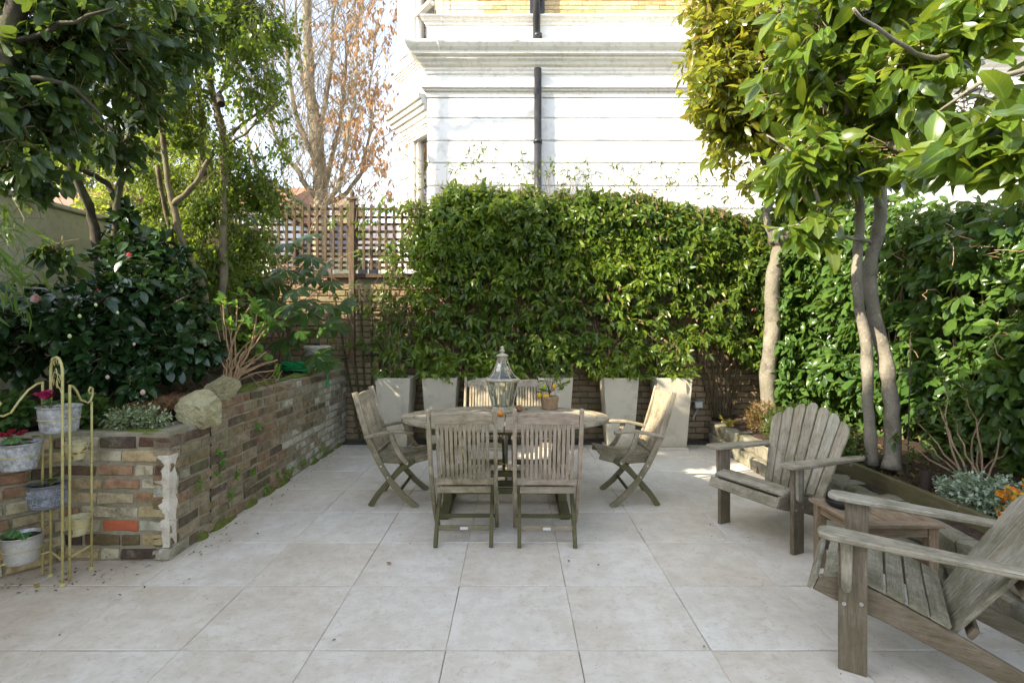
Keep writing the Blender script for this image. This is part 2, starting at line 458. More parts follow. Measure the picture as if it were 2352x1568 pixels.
M_brick_house = brick_mat('yellow_stock_brick', [(.56, .42, .22), (.62, .48, .27), (.44, .31, .15), (.58, .42, .22), (.60, .46, .26)], .0, grime=.45, rel=.3)
M_brick_pale = brick_mat('pale_gauged_brick', [(.66, .58, .40), (.62, .54, .37)], 0, grime=.25, rel=.3)
M_mortar = rough_mat('mortar', (.24, .205, .14), (.38, .335, .24), 14, moss=.4, bump=1)
M_mortar_dark = rough_mat('dark_mortar', (.17, .145, .10), (.24, .205, .145), 10, moss=.3)
M_mortar_pale = rough_mat('house_mortar', (.42, .38, .30), (.50, .45, .35), 10)
M_stone = rough_mat('mossy_limestone', (.17, .155, .11), (.33, .30, .225), 9, moss=.6, bump=1.0, mosscol=(.10, .11, .04), dist=.03)
M_boulder = rough_mat('boulder_stone', (.29, .255, .13), (.46, .41, .25), 6, moss=.6, bump=1.0, mosscol=(.13, .13, .04), dist=.05)
M_moss = rough_mat('moss', (.10, .13, .02), (.17, .19, .035), 30, bump=1, dist=.02)
M_plaster = rough_mat('old_paint', (.66, .60, .49), (.48, .41, .31), 9, bump=.8, dist=.01)
M_stucco = rough_mat('white_stucco', (.70, .69, .665), (.735, .725, .70), .9, bump=.05, rough=.6)
M_trim = rough_mat('cream_trim', (.68, .645, .585), (.72, .69, .63), 3, bump=.05, rough=.5)
M_lead = rough_mat('weathered_ledge', (.70, .675, .61), (.76, .74, .68), 2, bump=.1, rough=.6)
M_render = rough_mat('cream_render', (.40, .38, .26), (.48, .46, .33), 2.5, moss=.4, bump=.2, mosscol=(.34, .35, .2))
M_black = rough_mat('black_metal', (.02, .02, .024), (.035, .035, .04), 10, rough=.35, bump=.05, spec=.5)
M_darkplastic = rough_mat('dark_brown_metal', (.05, .04, .034), (.07, .055, .045), 10, rough=.45, bump=.1)
M_rubber = rough_mat('black_rubber', (.015, .015, .015), (.03, .03, .03), 10, rough=.6)
M_fence = wood_mat('brown_fence_wood', (.15, .105, .07), (.09, .063, .042), .3, .5)
M_post = wood_mat('post_wood', (.185, .135, .09), (.11, .08, .055), .35, .5)
M_fan = wood_mat('green_stained_wood', (.085, .095, .04), (.05, .05, .03), .5, 1.2)
M_fan_brown = wood_mat('dark_stained_wood', (.13, .095, .065), (.08, .055, .04), .3, 1.2)
M_teak = wood_mat('weathered_teak', (.48, .42, .32), (.34, .285, .195), .62, .42)
M_teak_green = wood_mat('algae_covered_teak', (.31, .27, .165), (.20, .17, .095), .8, .55)
M_teak_pink = wood_mat('sun_bleached_teak', (.51, .43, .35), (.40, .33, .26), .38, .34)
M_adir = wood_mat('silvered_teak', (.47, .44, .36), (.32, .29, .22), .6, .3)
M_adir_dark = wood_mat('dark_teak', (.29, .24, .185), (.18, .145, .11), .4, .25)  # darker, browner teak for legs, stringers and back braces
M_side = wood_mat('brown_teak', (.37, .285, .195), (.25, .18, .12), .3, .1)
M_edging = wood_mat('mossy_board', (.20, .16, .09), (.13, .10, .055), .7, .5)
M_planter = rough_mat('fibrestone', (.47, .42, .32), (.53, .485, .385), 1.1, moss=.06, bump=.15, rough=.75, mosscol=(.33, .32, .22), low=(.22, (.30, .28, .17)))
M_sill_metal = rough_mat('planter_tray', (.50, .46, .38), (.6, .57, .5), 10)
M_galv = rough_mat('galvanised_zinc', (.22, .22, .22), (.55, .55, .54), 42, rough=.5, metal=.2, bump=.12, dist=.003)
M_steel = rough_mat('brushed_steel', (.50, .49, .46), (.60, .59, .56), 14, rough=.35, metal=.6, bump=.1, dist=.002)
M_ornate = rough_mat('embossed_grey_tin', (.15, .155, .17), (.22, .225, .24), 20, rough=.45, metal=.4, bump=.3, dist=.003)
M_standm = rough_mat('cream_painted_iron', (.52, .47, .22), (.42, .35, .10), 9, rough=.5, bump=.3, dots=(35, (.24, .10, .04), .68), dist=.002)
M_rustpot = rough_mat('rusty_cream_tin', (.50, .45, .26), (.40, .33, .15), 12, rough=.5, bump=.3, dots=(17, (.13, .05, .03), .60), dist=.003)
M_lantern = rough_mat('distressed_cream_metal', (.56, .50, .38), (.38, .34, .24), 25, rough=.6, bump=.3, moss=.35, dist=.003, mosscol=(.20, .20, .12))
M_candle = rough_mat('candle_wax', (.75, .72, .60), (.70, .67, .54), 8, rough=.5, bump=.05)
M_gourd = rough_mat('orange_gourd', (.80, .28, .04), (.55, .22, .06), 30, rough=.45, bump=.6, dots=(26, (.20, .12, .05), .6), dist=.006)
M_gourd_dark = rough_mat('brown_gourd', (.10, .045, .03), (.42, .20, .08), 22, rough=.6, bump=.8, dist=.006)
M_lemon = rough_mat('lemon_peel', (.68, .40, .03), (.62, .34, .02), 30, rough=.4, bump=.3, dist=.002)
M_lime = rough_mat('green_lemon_peel', (.22, .34, .05), (.35, .42, .05), 12, rough=.4, bump=.3, dist=.002)
M_rope = rough_mat('jute_rope', (.42, .29, .17), (.30, .20, .11), 40, rough=.9, bump=1, dist=.004)
M_hose = rough_mat('green_hose', (.015, .30, .09), (.02, .38, .12), 20, rough=.4, bump=.1)
M_white = rough_mat('white_plastic', (.72, .70, .64), (.66, .64, .58), 6, rough=.4, bump=.05, moss=.2)
M_greybox = rough_mat('grey_plastic', (.40, .43, .46), (.46, .48, .5), 6, rough=.4, bump=.05)
M_plate = rough_mat('brass_plate', (.62, .62, .60), (.72, .72, .70), 60, rough=.35, metal=.5, bump=.3)
M_screw = rough_mat('steel_screw', (.45, .43, .40), (.6, .58, .55), 60, rough=.4, metal=.7, bump=.1)
M_interior = rough_mat('dark_room', (.05, .05, .05), (.09, .085, .08), 1)
M_curtain = rough_mat('net_curtain', (.55, .53, .48), (.66, .64, .58), 3)
M_roof = rough_mat('slate_roof', (.13, .12, .125), (.2, .18, .18), 5)
M_tile = rough_mat('red_roof_tile', (.36, .17, .11), (.28, .13, .09), 5)
M_bark_grey = rough_mat('smooth_grey_bark', (.12, .105, .08), (.29, .26, .205), 7, bump=1.0, moss=.45, mosscol=(.085, .08, .045), dots=(75, (.40, .38, .33), .66), dist=.012)
M_bark_brown = rough_mat('mossy_brown_bark', (.11, .085, .055), (.20, .165, .10), 9, bump=.9, moss=.6, mosscol=(.15, .16, .05), dist=.012)
M_bark_dark = rough_mat('dark_bark', (.04, .032, .024), (.08, .065, .045), 9, bump=.9, moss=.3, dist=.01)
M_bark_far = rough_mat('furrowed_bark', (.22, .18, .125), (.34, .29, .21), 9, bump=1, dist=.02, moss=.35, mosscol=(.22, .20, .08))
M_twig = rough_mat('twig_bark', (.18, .12, .075), (.26, .19, .12), 20)
M_twig_green = rough_mat('green_twig', (.13, .15, .05), (.16, .15, .06), 20)
M_cane = rough_mat('tan_cane', (.28, .17, .09), (.42, .29, .165), 14, bump=.5)
M_dry = rough_mat('dry_grass', (.20, .10, .045), (.30, .17, .08), 20)
M_orange_twig = rough_mat('dead_twig', (.30, .17, .09), (.36, .24, .14), 20)

def glass_mat(name, tint=(.9, .95, .93), refl=.25, rough=.03):
    s = NT(name); f = s.n('Fresnel', IOR=1.5).outputs[0]
    g = s.n('BsdfGlossy', Color=(.9, .9, .9), Roughness=rough); t = s.n('BsdfTransparent', Color=tint)
    m = s.n('MixShader', _0=s.math('ADD', f, refl*.2, True), _1=t.outputs[0], _2=g.outputs[0])
    s.t.links.new(m.outputs[0], s.out.inputs[0]); return s.m
M_glass = glass_mat('clear_glass', (.86, .88, .82), .3, .06)
M_wglass = glass_mat('window_glass', (.75, .8, .8), 1.2)

L_magnolia = leaf_mat('magnolia_leaf', [(.08, .15, .02), (.045, .10, .02), (.12, .20, .025), (.07, .14, .022), (.17, .22, .025), (.04, .09, .022)], .2, .42, (.5, .6, .04), (.22, .30, .07), .6)
L_magnolia_far = leaf_mat('bronze_tinged_leaf', [(.13, .18, .02), (.21, .19, .022), (.09, .15, .02), (.30, .18, .025), (.14, .20, .022), (.06, .11, .018), (.17, .22, .03)], .22, .5, (.62, .6, .05), (.25, .28, .07), .6)
L_camellia = leaf_mat('camellia_leaf', [(.012, .040, .014), (.016, .05, .016), (.010, .032, .012), (.022, .058, .016)], .22, .08, (.15, .3, .03), (.04, .085, .03), .5)
L_broad = leaf_mat('evergreen_leaf', [(.024, .054, .02), (.032, .068, .022), (.02, .045, .018), (.048, .085, .034), (.055, .10, .022)], .26, .28, (.30, .42, .04), (.09, .14, .05))
L_small = leaf_mat('small_bright_leaf', [(.05, .10, .015), (.10, .17, .02), (.035, .075, .014), (.18, .24, .03), (.07, .13, .02)], .35, .45, (.45, .58, .05))
L_bright = leaf_mat('sunny_foliage', [(.24, .31, .035), (.18, .28, .04), (.32, .36, .04), (.12, .21, .025)], .5, .5, (.6, .66, .08))
L_jasmine = leaf_mat('jasmine_leaf', [(.05, .11, .012), (.08, .145, .014), (.03, .07, .012), (.14, .20, .018), (.045, .10, .025), (.20, .23, .02), (.025, .06, .012)], .28, .34, (.42, .52, .04), (.09, .15, .04))
L_jasmine_y = leaf_mat('yellow_green_jasmine_leaf', [(.16, .25, .025), (.11, .19, .022), (.23, .29, .03), (.08, .15, .02)], .3, .38, (.5, .6, .04))  # lighter, yellower jasmine leaves, more frequent low down and to the left
L_laurel = leaf_mat('hedge_leaf', [(.05, .115, .025), (.07, .145, .028), (.035, .085, .022), (.10, .18, .03), (.055, .12, .04)], .26, .3, (.4, .52, .04), (.08, .14, .04))
L_fatsia = leaf_mat('palmate_leaf', [(.022, .065, .016), (.035, .085, .018), (.05, .10, .02)], .3, .28, (.35, .5, .04), (.08, .15, .04))
L_hydr = leaf_mat('fresh_green_leaf', [(.10, .22, .03), (.14, .27, .04), (.08, .18, .03)], .4, .35, (.4, .6, .06), (.2, .34, .08))
L_bamboo = leaf_mat('bamboo_leaf', [(.12, .22, .04), (.08, .16, .03), (.16, .26, .05)], .4, .4, (.45, .6, .08))
L_vari = leaf_mat('variegated_leaf', [(.55, .58, .36), (.06, .12, .04), (.62, .64, .46), (.16, .24, .10), (.50, .53, .32), (.05, .10, .04)], .45, .2)
L_grey = leaf_mat('grey_variegated_leaf', [(.42, .50, .40), (.10, .17, .10), (.52, .58, .48), (.16, .24, .15)], .5, .2)
L_ground = leaf_mat('ground_cover_leaf', [(.045, .10, .02), (.03, .075, .02), (.07, .13, .025)], .45, .25)
L_azalea = leaf_mat('azalea_leaf', [(.04, .08, .02), (.07, .11, .025), (.03, .06, .02)], .4, .25, (.3, .4, .05))
L_bronze = leaf_mat('bronze_leaf', [(.17, .09, .035), (.22, .12, .04), (.12, .07, .03)], .5, .25)
L_orange = leaf_mat('orange_leaf', [(.75, .33, .02), (.70, .16, .02), (.80, .50, .03), (.5, .10, .03)], .5, .3, (.8, .4, .02))
L_dead = leaf_mat('dead_leaf', [(.36, .19, .10), (.44, .27, .16), (.28, .15, .08), (.52, .36, .24)], .7, .4, (.75, .42, .18))
L_litter = leaf_mat('litter', [(.10, .06, .03), (.05, .035, .02), (.16, .10, .05), (.07, .05, .03)], .8, .1)
L_yellow = leaf_mat('yellow_leaf', [(.42, .33, .05), (.40, .28, .05), (.34, .33, .07)], .6, .3)
L_cyc = leaf_mat('cyclamen_leaf', [(.07, .20, .04), (.035, .10, .03), (.10, .26, .04)], .4, .25, None, (.25, .4, .18))
P_mag = leaf_mat('magenta_petal', [(.42, .01, .11), (.32, .005, .06), (.55, .03, .18)], .5, .35, (.8, .05, .3))
P_red = leaf_mat('dark_red_petal', [(.30, .005, .03), (.22, .004, .025), (.38, .01, .05)], .5, .35, (.7, .02, .08))
P_pink = leaf_mat('pale_pink_petal', [(.78, .50, .48), (.85, .62, .58)], .5, .35, (.9, .6, .55))
P_hot = leaf_mat('rose_petal', [(.72, .10, .16), (.78, .2, .25)], .5, .3, (.9, .2, .3))
M_bud = rough_mat('flower_bud', (.50, .55, .20), (.60, .62, .30), 20, rough=.5, bump=.1)

# ------------------------------------------------------------------ brickwork
def brick_meshes(L, D, H, k=10, jit=.004, ch=.005, name='brick'):
    out = []
    for i in range(k):
        mb = MB(); mb.sweep([(-L/2, 0, 0), (0, 0, 0), (L/2, 0, 0)], D, H, (0, 1, 0), ch)
        mb.v = [(x+rnd.uniform(-jit, jit), y+rnd.uniform(-jit, jit), z+rnd.uniform(-jit, jit)) for x, y, z in mb.v]
        out.append(mb.mesh(name))
    return out

def lay_bricks(root, P0, P1, z0, ztop, L, H, joint, mat, meshes, D=.1, prior=None, special=None, name='brick', bond=True, prot=.003, start=0.0, scol=None, reg=None, lim=300):
    """one face of brickwork from P0 to P1; front lies to the right of travel. Returns list of (matrix, mesh) past the limit"""
    P0 = Vector((*P0, 0)); P1 = Vector((*P1, 0)); t = (P1-P0); Lw = t.length; t.normalize(); nn = Vector((t.y, -t.x, 0))
    jobs = []; z = z0; row = 0
    while z+H <= (ztop if not callable(ztop) else 99)+.001:
        x = start-(rnd.random()*.03+(L/2 if row % 2 else 0))
        any_ = False
        while x < Lw:
            ln = L
            if bond and rnd.random() < .28: ln = L*.48
            a = max(x, 0.0); b = min(x+ln, Lw)
            x += ln+joint
            if b-a < .03: continue
            c = (a+b)/2
            if callable(ztop) and z+H > ztop(c): continue
            any_ = True
            p = P0+t*c-nn*(D/2)+nn*rnd.uniform(-prot, prot)+Vector((0, 0, z+H/2))
            M = Matrix(((t.x*(b-a)/L, -nn.x, 0, p.x), (t.y*(b-a)/L, -nn.y, 0, p.y), (0, 0, 1, p.z), (0, 0, 0, 1)))
            jobs.append((prior(p) if prior else 0, len(jobs), M, rnd.randrange(len(meshes)), p))
        z += H+joint; row += 1
        if callable(ztop) and not any_: break
    jobs.sort(key=lambda j: (-j[0], j[1])); loc = inv(root); n = 0; rest = []
    for pr, _, M, k, p in jobs:
        mt = special(p) if special else mat
        if n < lim and pr >= 0:
            if (k, mt.name) not in reg:
                me = meshes[k].copy(); me.materials.clear(); me.materials.append(mt); reg[(k, mt.name)] = me
            link(name, reg[(k, mt.name)], None, root, loc @ M); n += 1
        else: rest.append((M, k))
    if rest:
        Vs = []; F = []; U = []
        for M, k in rest:
            me = meshes[k]; b = len(Vs)
            Vs += [tuple(loc @ M @ v.co) for v in me.vertices]; F += [tuple(i+b for i in q.vertices) for q in me.polygons]
        link(name+'work', raw_mesh(name+'work', Vs, F), mat, root, kind='stuff')
    return n

# ------------------------------------------------------------------ ground, paving, soil
gm = MB(); gm.add([(-150, -150, -.06), (150, -150, -.06), (150, 200, -.06), (-150, 200, -.06)], [(0, 1, 2, 3)], [((0, 0),)*4])
gm.build('ground', M_earth, kind='structure')
patio = MB().box(-4.1, 2.5, -2.0, 6.93, -.05, -.009, .001).build('patio', M_grout, kind='structure')
S = .605; G = .0035
slab_mesh = []
for i in range(5):
    mb = MB(); h = S/2-G
    o = [(-h, -h), (h, -h), (h, h), (-h, h)]
    o2 = []
    for a in range(4):
        p, q = Vector(o[a]), Vector(o[(a+1) % 4])
        for kk in range(4):
            e = p.lerp(q, kk/4); o2.append((e.x+rnd.uniform(-.0012, .0012), e.y+rnd.uniform(-.0012, .0012)))
    mb.prism(o2, .03, ch=.003); me = mb.mesh('paving_slab'); me.materials.append(M_slab); slab_mesh.append(me)
for iy in range(-7, 8):
    for ix in range(-6, 5):
        cx = -.31+S*.992*ix+S/2; cy = 2.42+S*iy+S/2
        if cx < -2.6 and cy > 3.65: continue
        if cx < -3.2 and cy > 2.6 or cx > 2.6 or cy > 6.95: continue
        M = Matrix.Translation((cx, cy, -.03+rnd.uniform(-.0015, .0008))) @ Matrix.Rotation(R(rnd.uniform(-.12, .12))+rnd.randrange(4)*math.pi/2, 4, 'Z')
        link('paving_slab', slab_mesh[rnd.randrange(5)], None, patio, M)

def terrain(name, x0, x1, y0, y1, zf, nx, ny, mat):
    v = []; f = []
    for j in range(ny+1):
        for i in range(nx+1):
            x = x0+(x1-x0)*i/nx; y = y0+(y1-y0)*j/ny; v.append((x, y, zf(x, y)))
    for j in range(ny):
        for i in range(nx):
            a = j*(nx+1)+i; f.append((a, a+1, a+nx+2, a+nx+1))
    return link(name, raw_mesh(name, v, f, smooth=True), mat, kind='structure')
def soilz(x, y):
    b = .74 if y < 3.9 else .74+min(.13, (y-3.9)*.3)
    edge = max(0, min(1, (-2.3-x)/.6))
    return b+.10*edge+.035*mnoise.noise(Vector((x*3, y*3, 0)))+.015*mnoise.noise(Vector((x*11, y*11, 3)))
terrain('raised_bed_soil', -4.2, -2.26, 3.44, 6.95, soilz, 60, 90, M_soil)
def edge_l(y): return -2.86-(3.42-y)*.62
v = []; f = []
for j in range(24):
    y = 2.35+(3.46-2.35)*j/23
    for i in range(24):
        xr = edge_l(y)-.12; x = -4.2+(xr+4.2)*i/23; v.append((x, y, soilz(x, y)))
for j in range(23):
    for i in range(23): a = j*24+i; f.append((a, a+1, a+25, a+24))
link('raised_bed_soil', raw_mesh('raised_bed_soil', v, f, smooth=True), M_soil, kind='structure')
terrain('border_soil', 2.56, 4.0, .6, 6.95, lambda x, y: .29+.05*min(1, (x-2.56)*2)+.03*mnoise.noise(Vector((x*4, y*4, 5))), 40, 120, M_soil)

# ------------------------------------------------------------------ left raised brick planter
KM = brick_meshes(.215, .1, .066, 12, .006, .009)
rb = thing('raised_brick_planter', 'old mossy brick retaining wall of the raised bed, one brick bright red', 'brick wall', (-2.15, 3.35, 0))
reg = {}
def zt_side(c): return .82 if c < .42 else .965
mort = MB()
def core(P0, P1, z1, D=.2, off=.006):
    P0 = Vector((*P0, 0)); P1 = Vector((*P1, 0)); t = (P1-P0).normalized(); nn = Vector((t.y, -t.x, 0))
    c = (P0+P1)/2-nn*(D/2+off); L = (P1-P0).length
    mort.sweep([Vector((P0.x, P0.y, z1/2))-nn*(D/2+off)-rb.location, Vector((P1.x, P1.y, z1/2))-nn*(D/2+off)-rb.location], D, z1, (nn.x, nn.y, 0), .002)
core((-3.45, 2.47), (-2.82, 3.345), .80); core((-2.86, 3.345), (-2.16, 3.345), .80, .19); 
core((-2.15, 3.38), (-2.15, 3.82), .805); core((-2.15, 3.80), (-2.15, 6.86), .945)
mort.build('mortar', M_mortar, rb)
def redspot(p): return M_brick_red if (abs(p.x+2.42) < .1 and .16 < p.z < .25) else M_brick_white if p.x > -2.26 and rnd.random() < .3 else M_brick_old
lay_bricks(rb, (-3.45, 2.47), (-2.80, 3.34), .01, .80, .215, .066, .021, M_brick_old, KM, reg=reg, lim=50, prot=.008)
lay_bricks(rb, (-2.80, 3.34), (-2.15, 3.34), .01, .80, .215, .066, .021, M_brick_old, KM, special=redspot, reg=reg, lim=50, prot=.006)
lay_bricks(rb, (-2.145, 3.34), (-2.15, 6.86), .01, zt_side, .215, .059, .0185, M_brick_side, brick_meshes(.215, .1, .059, 12, .0045, .006), reg={}, lim=200, prot=.006,
           special=lambda p: M_brick_white if (p.y > 5.0 and mnoise.noise(Vector((0, p.y*1.3, p.z*2.5)))+(p.y-5.4)*.35 > -.05) or (p.y < 3.5 and rnd.random() < .2) else M_brick_side)
# back face, seen only from the bed, and cope
# flaking paint remnant on the corner
pl = MB(); pts = []
N = 70
for i in range(N+1):
    z = .09+.57*i/N; pts.append((z, max(.004, .035+.05*mnoise.noise(Vector((0, 0, z*7)))+.035*mnoise.noise(Vector((4, 1, z*19)))+.015*mnoise.noise(Vector((2, 1, z*61))))))
v = []; f = []; u = []
for z, wd in pts: v += [(-wd-.0, -.022+.005*mnoise.noise(Vector((z*30, 0, 0))), z), (.006, -.02, z), (.012, .045+.03*mnoise.noise(Vector((z*13, 7, 0))), z)]
for i in range(N):
    for k in range(2): f.append((i*3+k, i*3+k+1, i*3+k+4, i*3+k+3)); u.append(((0, 0),)*4)
pm = MB(); pm.add(v, f, u); po = pm.build('paint_patch', M_plaster, rb)
md = po.modifiers.new('thickness', 'SOLIDIFY'); md.thickness = .008
# moss on the cope
def blob_patch(mb, c, rx, ry, h, n=12):
    vs = [(c[0], c[1], c[2]+h)]; f = []
    for k, (rr, hh) in enumerate(((.45, .85), (.8, .45), (1, -.2))):
        for i in range(n):
            q = 2*math.pi*i/n; m = 1+.35*mnoise.noise(Vector((math.cos(q)*1.5+c[0]*9, math.sin(q)*1.5+c[1]*9, k*.3)))
            vs.append((c[0]+rx*rr*m*math.cos(q), c[1]+ry*rr*m*math.sin(q), c[2]+h*hh))
    for i in range(n):
        j = (i+1) % n; f.append((0, 1+i, 1+j))
        for k in range(2): f.append((1+k*n+i, 1+(k+1)*n+i, 1+(k+1)*n+j, 1+k*n+j))
    mb.add(vs, f, [((0, 0),)*len(q) for q in f])
mm = MB()
for i in range(26):
    y = rnd.uniform(4.3, 6.8); blob_patch(mm, (rnd.uniform(-.16, -.01), y-3.35, .955), rnd.uniform(.03, .07), rnd.uniform(.06, .2), rnd.uniform(.008, .025))
for i in range(9): blob_patch(mm, (rnd.uniform(-.5, -.06), rnd.uniform(.03, .12), .795), rnd.uniform(.06, .14), .04, rnd.uniform(.008, .02))
for i in range(16): blob_patch(mm, (.0, rnd.uniform(.3, 3.4), .0), .03, rnd.uniform(.05, .16), rnd.uniform(.02, .06))
mm.build('moss', M_moss, rb, smooth=True, kind='stuff')

# ------------------------------------------------------------------ back boundary wall with bricks, battens
bw = thing('back_boundary_wall', 'tall brick boundary wall behind the climbers, planters and table', 'brick wall', (0, 7.0, 0))
MB().box(-4.3, 4.05, .038, .22, -.05, 2.10, .002).build('mortar', M_mortar_dark, bw)
def pri_back(p):
    if -4.0 < p.x < -1.15 and p.z > .78: return 3
    if -1.2 < p.x < 2.0 and .05 < p.z < .9: return 1 if p.z < .7 else .5
    if 2.0 <= p.x < 2.9 and p.z < 1.5: return 3.5
    return 0
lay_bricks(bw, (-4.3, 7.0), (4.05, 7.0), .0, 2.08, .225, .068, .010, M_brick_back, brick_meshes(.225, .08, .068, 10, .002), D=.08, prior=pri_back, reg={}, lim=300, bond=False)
MB().box(-4.3, 4.05, -.03, .24, 2.102, 2.16, .006).build('coping', M_fan_brown, bw)

# trellis panels along the top of the wall
def trellis(x0, x1, label, grp='trellis panels on the back wall'):
    y = 6.955; z0 = 2.20; z1 = 3.02
    t = thing('garden_trellis', label, 'trellis', ((x0+x1)/2, y, z0), group=grp)
    w_ = x1-x0; n = int(w_/.098); ms = {}
    bv = MB().sweep([(0, -.012, 0), (0, -.012, z1-z0+.03)], .036, .018, (1, 0, 0)).mesh('vertical_batten'); bv.materials.append(M_fence)
    bh = MB().sweep([(-w_/2, .010, 0), (w_/2, .010, 0)], .018, .034, (0, 1, 0)).mesh('horizontal_batten'); bh.materials.append(M_fence)
    for i in range(n+1):
        link('vertical_batten', bv, None, t, Matrix.Translation((-w_/2+w_*i/n+rnd.gauss(0, .003), 0, rnd.gauss(0, .005))) @ Matrix.Rotation(rnd.gauss(0, .006), 4, 'Y'))
    zz = .03; k = 0
    while zz < z1-z0:
        link('horizontal_batten', bh, None, t, Matrix.Translation((0, 0, zz+rnd.gauss(0, .003))) @ Matrix.Rotation(rnd.gauss(0, .003), 4, 'Y'))
        zz += .098 if zz > .34 else .074
    return t
trellis(-4.05, -2.14, 'brown square trellis panel left of the finial post, in front of the bare tree')
trellis(-2.04, -.55, 'square trellis panel right of the finial post, running into the climber')
trellis(-.45, 1.45, 'trellis panel buried behind the middle of the climbing hedge')
po = thing('trellis_post', 'square wooden trellis post with carved ball finial, fixed to the back wall', 'fence post', (-2.09, 6.93, 1.0))
MB().box(-.036, .036, -.036, .036, 0, 2.10, .006).build('shaft', M_post, po)
MB().box(-.055, .055, -.055, .055, 2.101, 2.13, .006).build('cap', M_post, po)
MB().lathe([(.0, 2.13), (.036, 2.131), (.02, 2.15), (.03, 2.165), (.036, 2.19), (.024, 2.215), (.008, 2.245), (0, 2.25)], 12).build('finial', M_post, po, smooth=True)
for xx in (-.5, 1.5):
    q = thing('trellis_post', 'plain trellis post %s' % ('hidden in the leafy top of the hedge, left half' if xx < 0 else 'hidden in the hedge right of the middle'), 'fence post', (xx, 6.955, 2.17))
    MB().box(-.03, .03, -.03, .03, 0, .9, .005).build('shaft', M_post, q)

def fan_trellis(x, y, z0, h, w0, w1, n, mat, label):
    t = thing('fan_trellis', label, 'trellis', (x, y, z0), group='fan trellises against the back wall')
    for i in range(n):
        a = (i/(n-1)-.5)
        MB().sweep([(a*w0, 0, 0), (a*w1, 0, h*(1-.25*a*a))], .024, .016, (1, 0, 0)).build('slat', mat, t)
    for q in (.35, .62, .85):
        wq = w0+(w1-w0)*q
        MB().sweep([(-wq/2, .018, h*q), (wq/2, .018, h*q)], .016, .024, (0, 1, 0)).build('crossbar', mat, t)
    return t
fan_trellis(-1.84, 6.93, .02, 1.95, .30, .95, 7, M_fan, 'dark green stained fan trellis beside the finial post')
fan_trellis(2.68, 6.90, .30, 1.05, .22, .72, 8, M_fan_brown, 'dark brown fan trellis on the wall left of the knobbly tree trunk')

# ------------------------------------------------------------------ rendered wall left, fence right
rw = thing('rendered_garden_wall', 'cream rendered boundary wall behind the camellia on the left', 'wall', (-4.3, 4.5, 0))
MB().box(-.12, .09, -6.5, 2.5, -.05, 2.55, .01).build('wall', M_render, rw)
MB().box(-.15, .12, -6.5, 2.5, 2.552, 2.60, .01).build('coping', M_render, rw)
rf = thing('close_board_fence', 'dark boarded fence hidden behind the right-hand leafy hedge', 'fence', (4.05, 3.0, 0))
fb = MB().box(-.012, .012, -.062, .062, 0, 2.0, .002).mesh('board'); fb.materials.append(M_fan_brown)
for i in range(-30, 30): link('board', fb, None, rf, Matrix.Translation((rnd.gauss(0, .003), i*.13, 0)))
for z in (.4, 1.6): MB().box(.015, .05, -3.9, 3.85, z, z+.08).build('rail', M_fan_brown, rf)

# ------------------------------------------------------------------ right low stone wall
sw = thing('stone_retaining_wall', 'low rough stone retaining wall of the right-hand border', 'stone wall', (2.45, 3.5, 0))
MB().box(.03, .17, -3.0, 3.3, -.04, .27, .004).build('mortar', M_mortar_dark, sw)
def rock_mesh(L, D, H, seed, amp=.02, nx=4, name='stone'):
    mb = MB(); mb.sweep([(-L/2+L*i/nx, 0, 0) for i in range(nx+1)], D, H, (0, 1, 0), .018)
    mb.v = [(x+amp*mnoise.noise(Vector((x*9+seed, y*9, z*9))), y+amp*1.6*mnoise.noise(Vector((x*11, y*9+seed, z*12))), z+amp*mnoise.noise(Vector((x*9, y*9, z*9+seed)))) for x, y, z in mb.v]
    me = mb.mesh(name); me.materials.append(M_stone); return me
sets = [[rock_mesh(.30, .22, .135, 3*i+j*31, name='stone') for i in range(5)] for j in range(2)]
for row in range(2):
    y = -2.95+row*.14
    while y < 3.2:
        ln = rnd.uniform(.24, .46)
        M = Matrix.Translation((.085+rnd.uniform(-.012, .012)+(.0 if row == 0 else .02), y+ln/2, .07+row*.148+rnd.uniform(-.004, .004))) @ Matrix.Rotation(math.pi/2, 4, 'Z') @ Matrix.Diagonal((ln/.30*.95, 1, 1, 1))
        link('stone', sets[row][rnd.randrange(5)], None, sw, M); y += ln+.006
eb = thing('edging_board', 'long mossy wooden edging board above the stone wall', 'board', (2.66, 3.1, .26))
MB().box(-.02, .02, -.15, 2.4, 0, .14, .004).build('board', M_edging, eb)
eb2 = thing('edging_board', 'short dark wooden edging board beside the variegated shrub', 'board', (2.64, 2.5, .26))
MB().box(-.02, .02, -.5, .43, 0, .10, .004).build('board', M_edging, eb2)

# boulders on the planter corner
def boulder(c, r, seed, label, rot):
    import bmesh
    bm = bmesh.new(); bmesh.ops.create_icosphere(bm, subdivisions=4, radius=1)
    for v in bm.verts:
        n = v.co.normalized(); d = 1+.22*mnoise.noise(n*1.3+Vector((seed, 0, 0)))+.16*mnoise.noise(n*3.3+Vector((0, seed, 0)))
        v.co = n*d
    for k in range(12):      # cleave flat faces
        a = Vector((rnd.gauss(0, 1), rnd.gauss(0, 1), rnd.gauss(0, .8))).normalized(); lim = rnd.uniform(.5, .82)
        for v in bm.verts:
            e = v.co.dot(a)-lim
            if e > 0: v.co -= a*e*.93
    for v in bm.verts:
        v.co += v.co.normalized()*(.05*mnoise.noise(v.co*6)+.03*mnoise.noise(v.co*17)); v.co = Vector((v.co.x*r[0], v.co.y*r[1], v.co.z*r[2]))
    me = bpy.data.meshes.new('boulder'); bm.to_mesh(me); bm.free(); me.materials.append(M_boulder)
    o = link('boulder', me, None); o.location = c; o.rotation_euler = rot; tag(o, label, 'rock', 'boulders on the corner of the brick planter')
    return o
boulder((-2.16, 3.72, .90), (.165, .15, .14), 3.1, 'nearer pale rounded boulder resting at the step in the brick planter', (0.1, .15, .3))
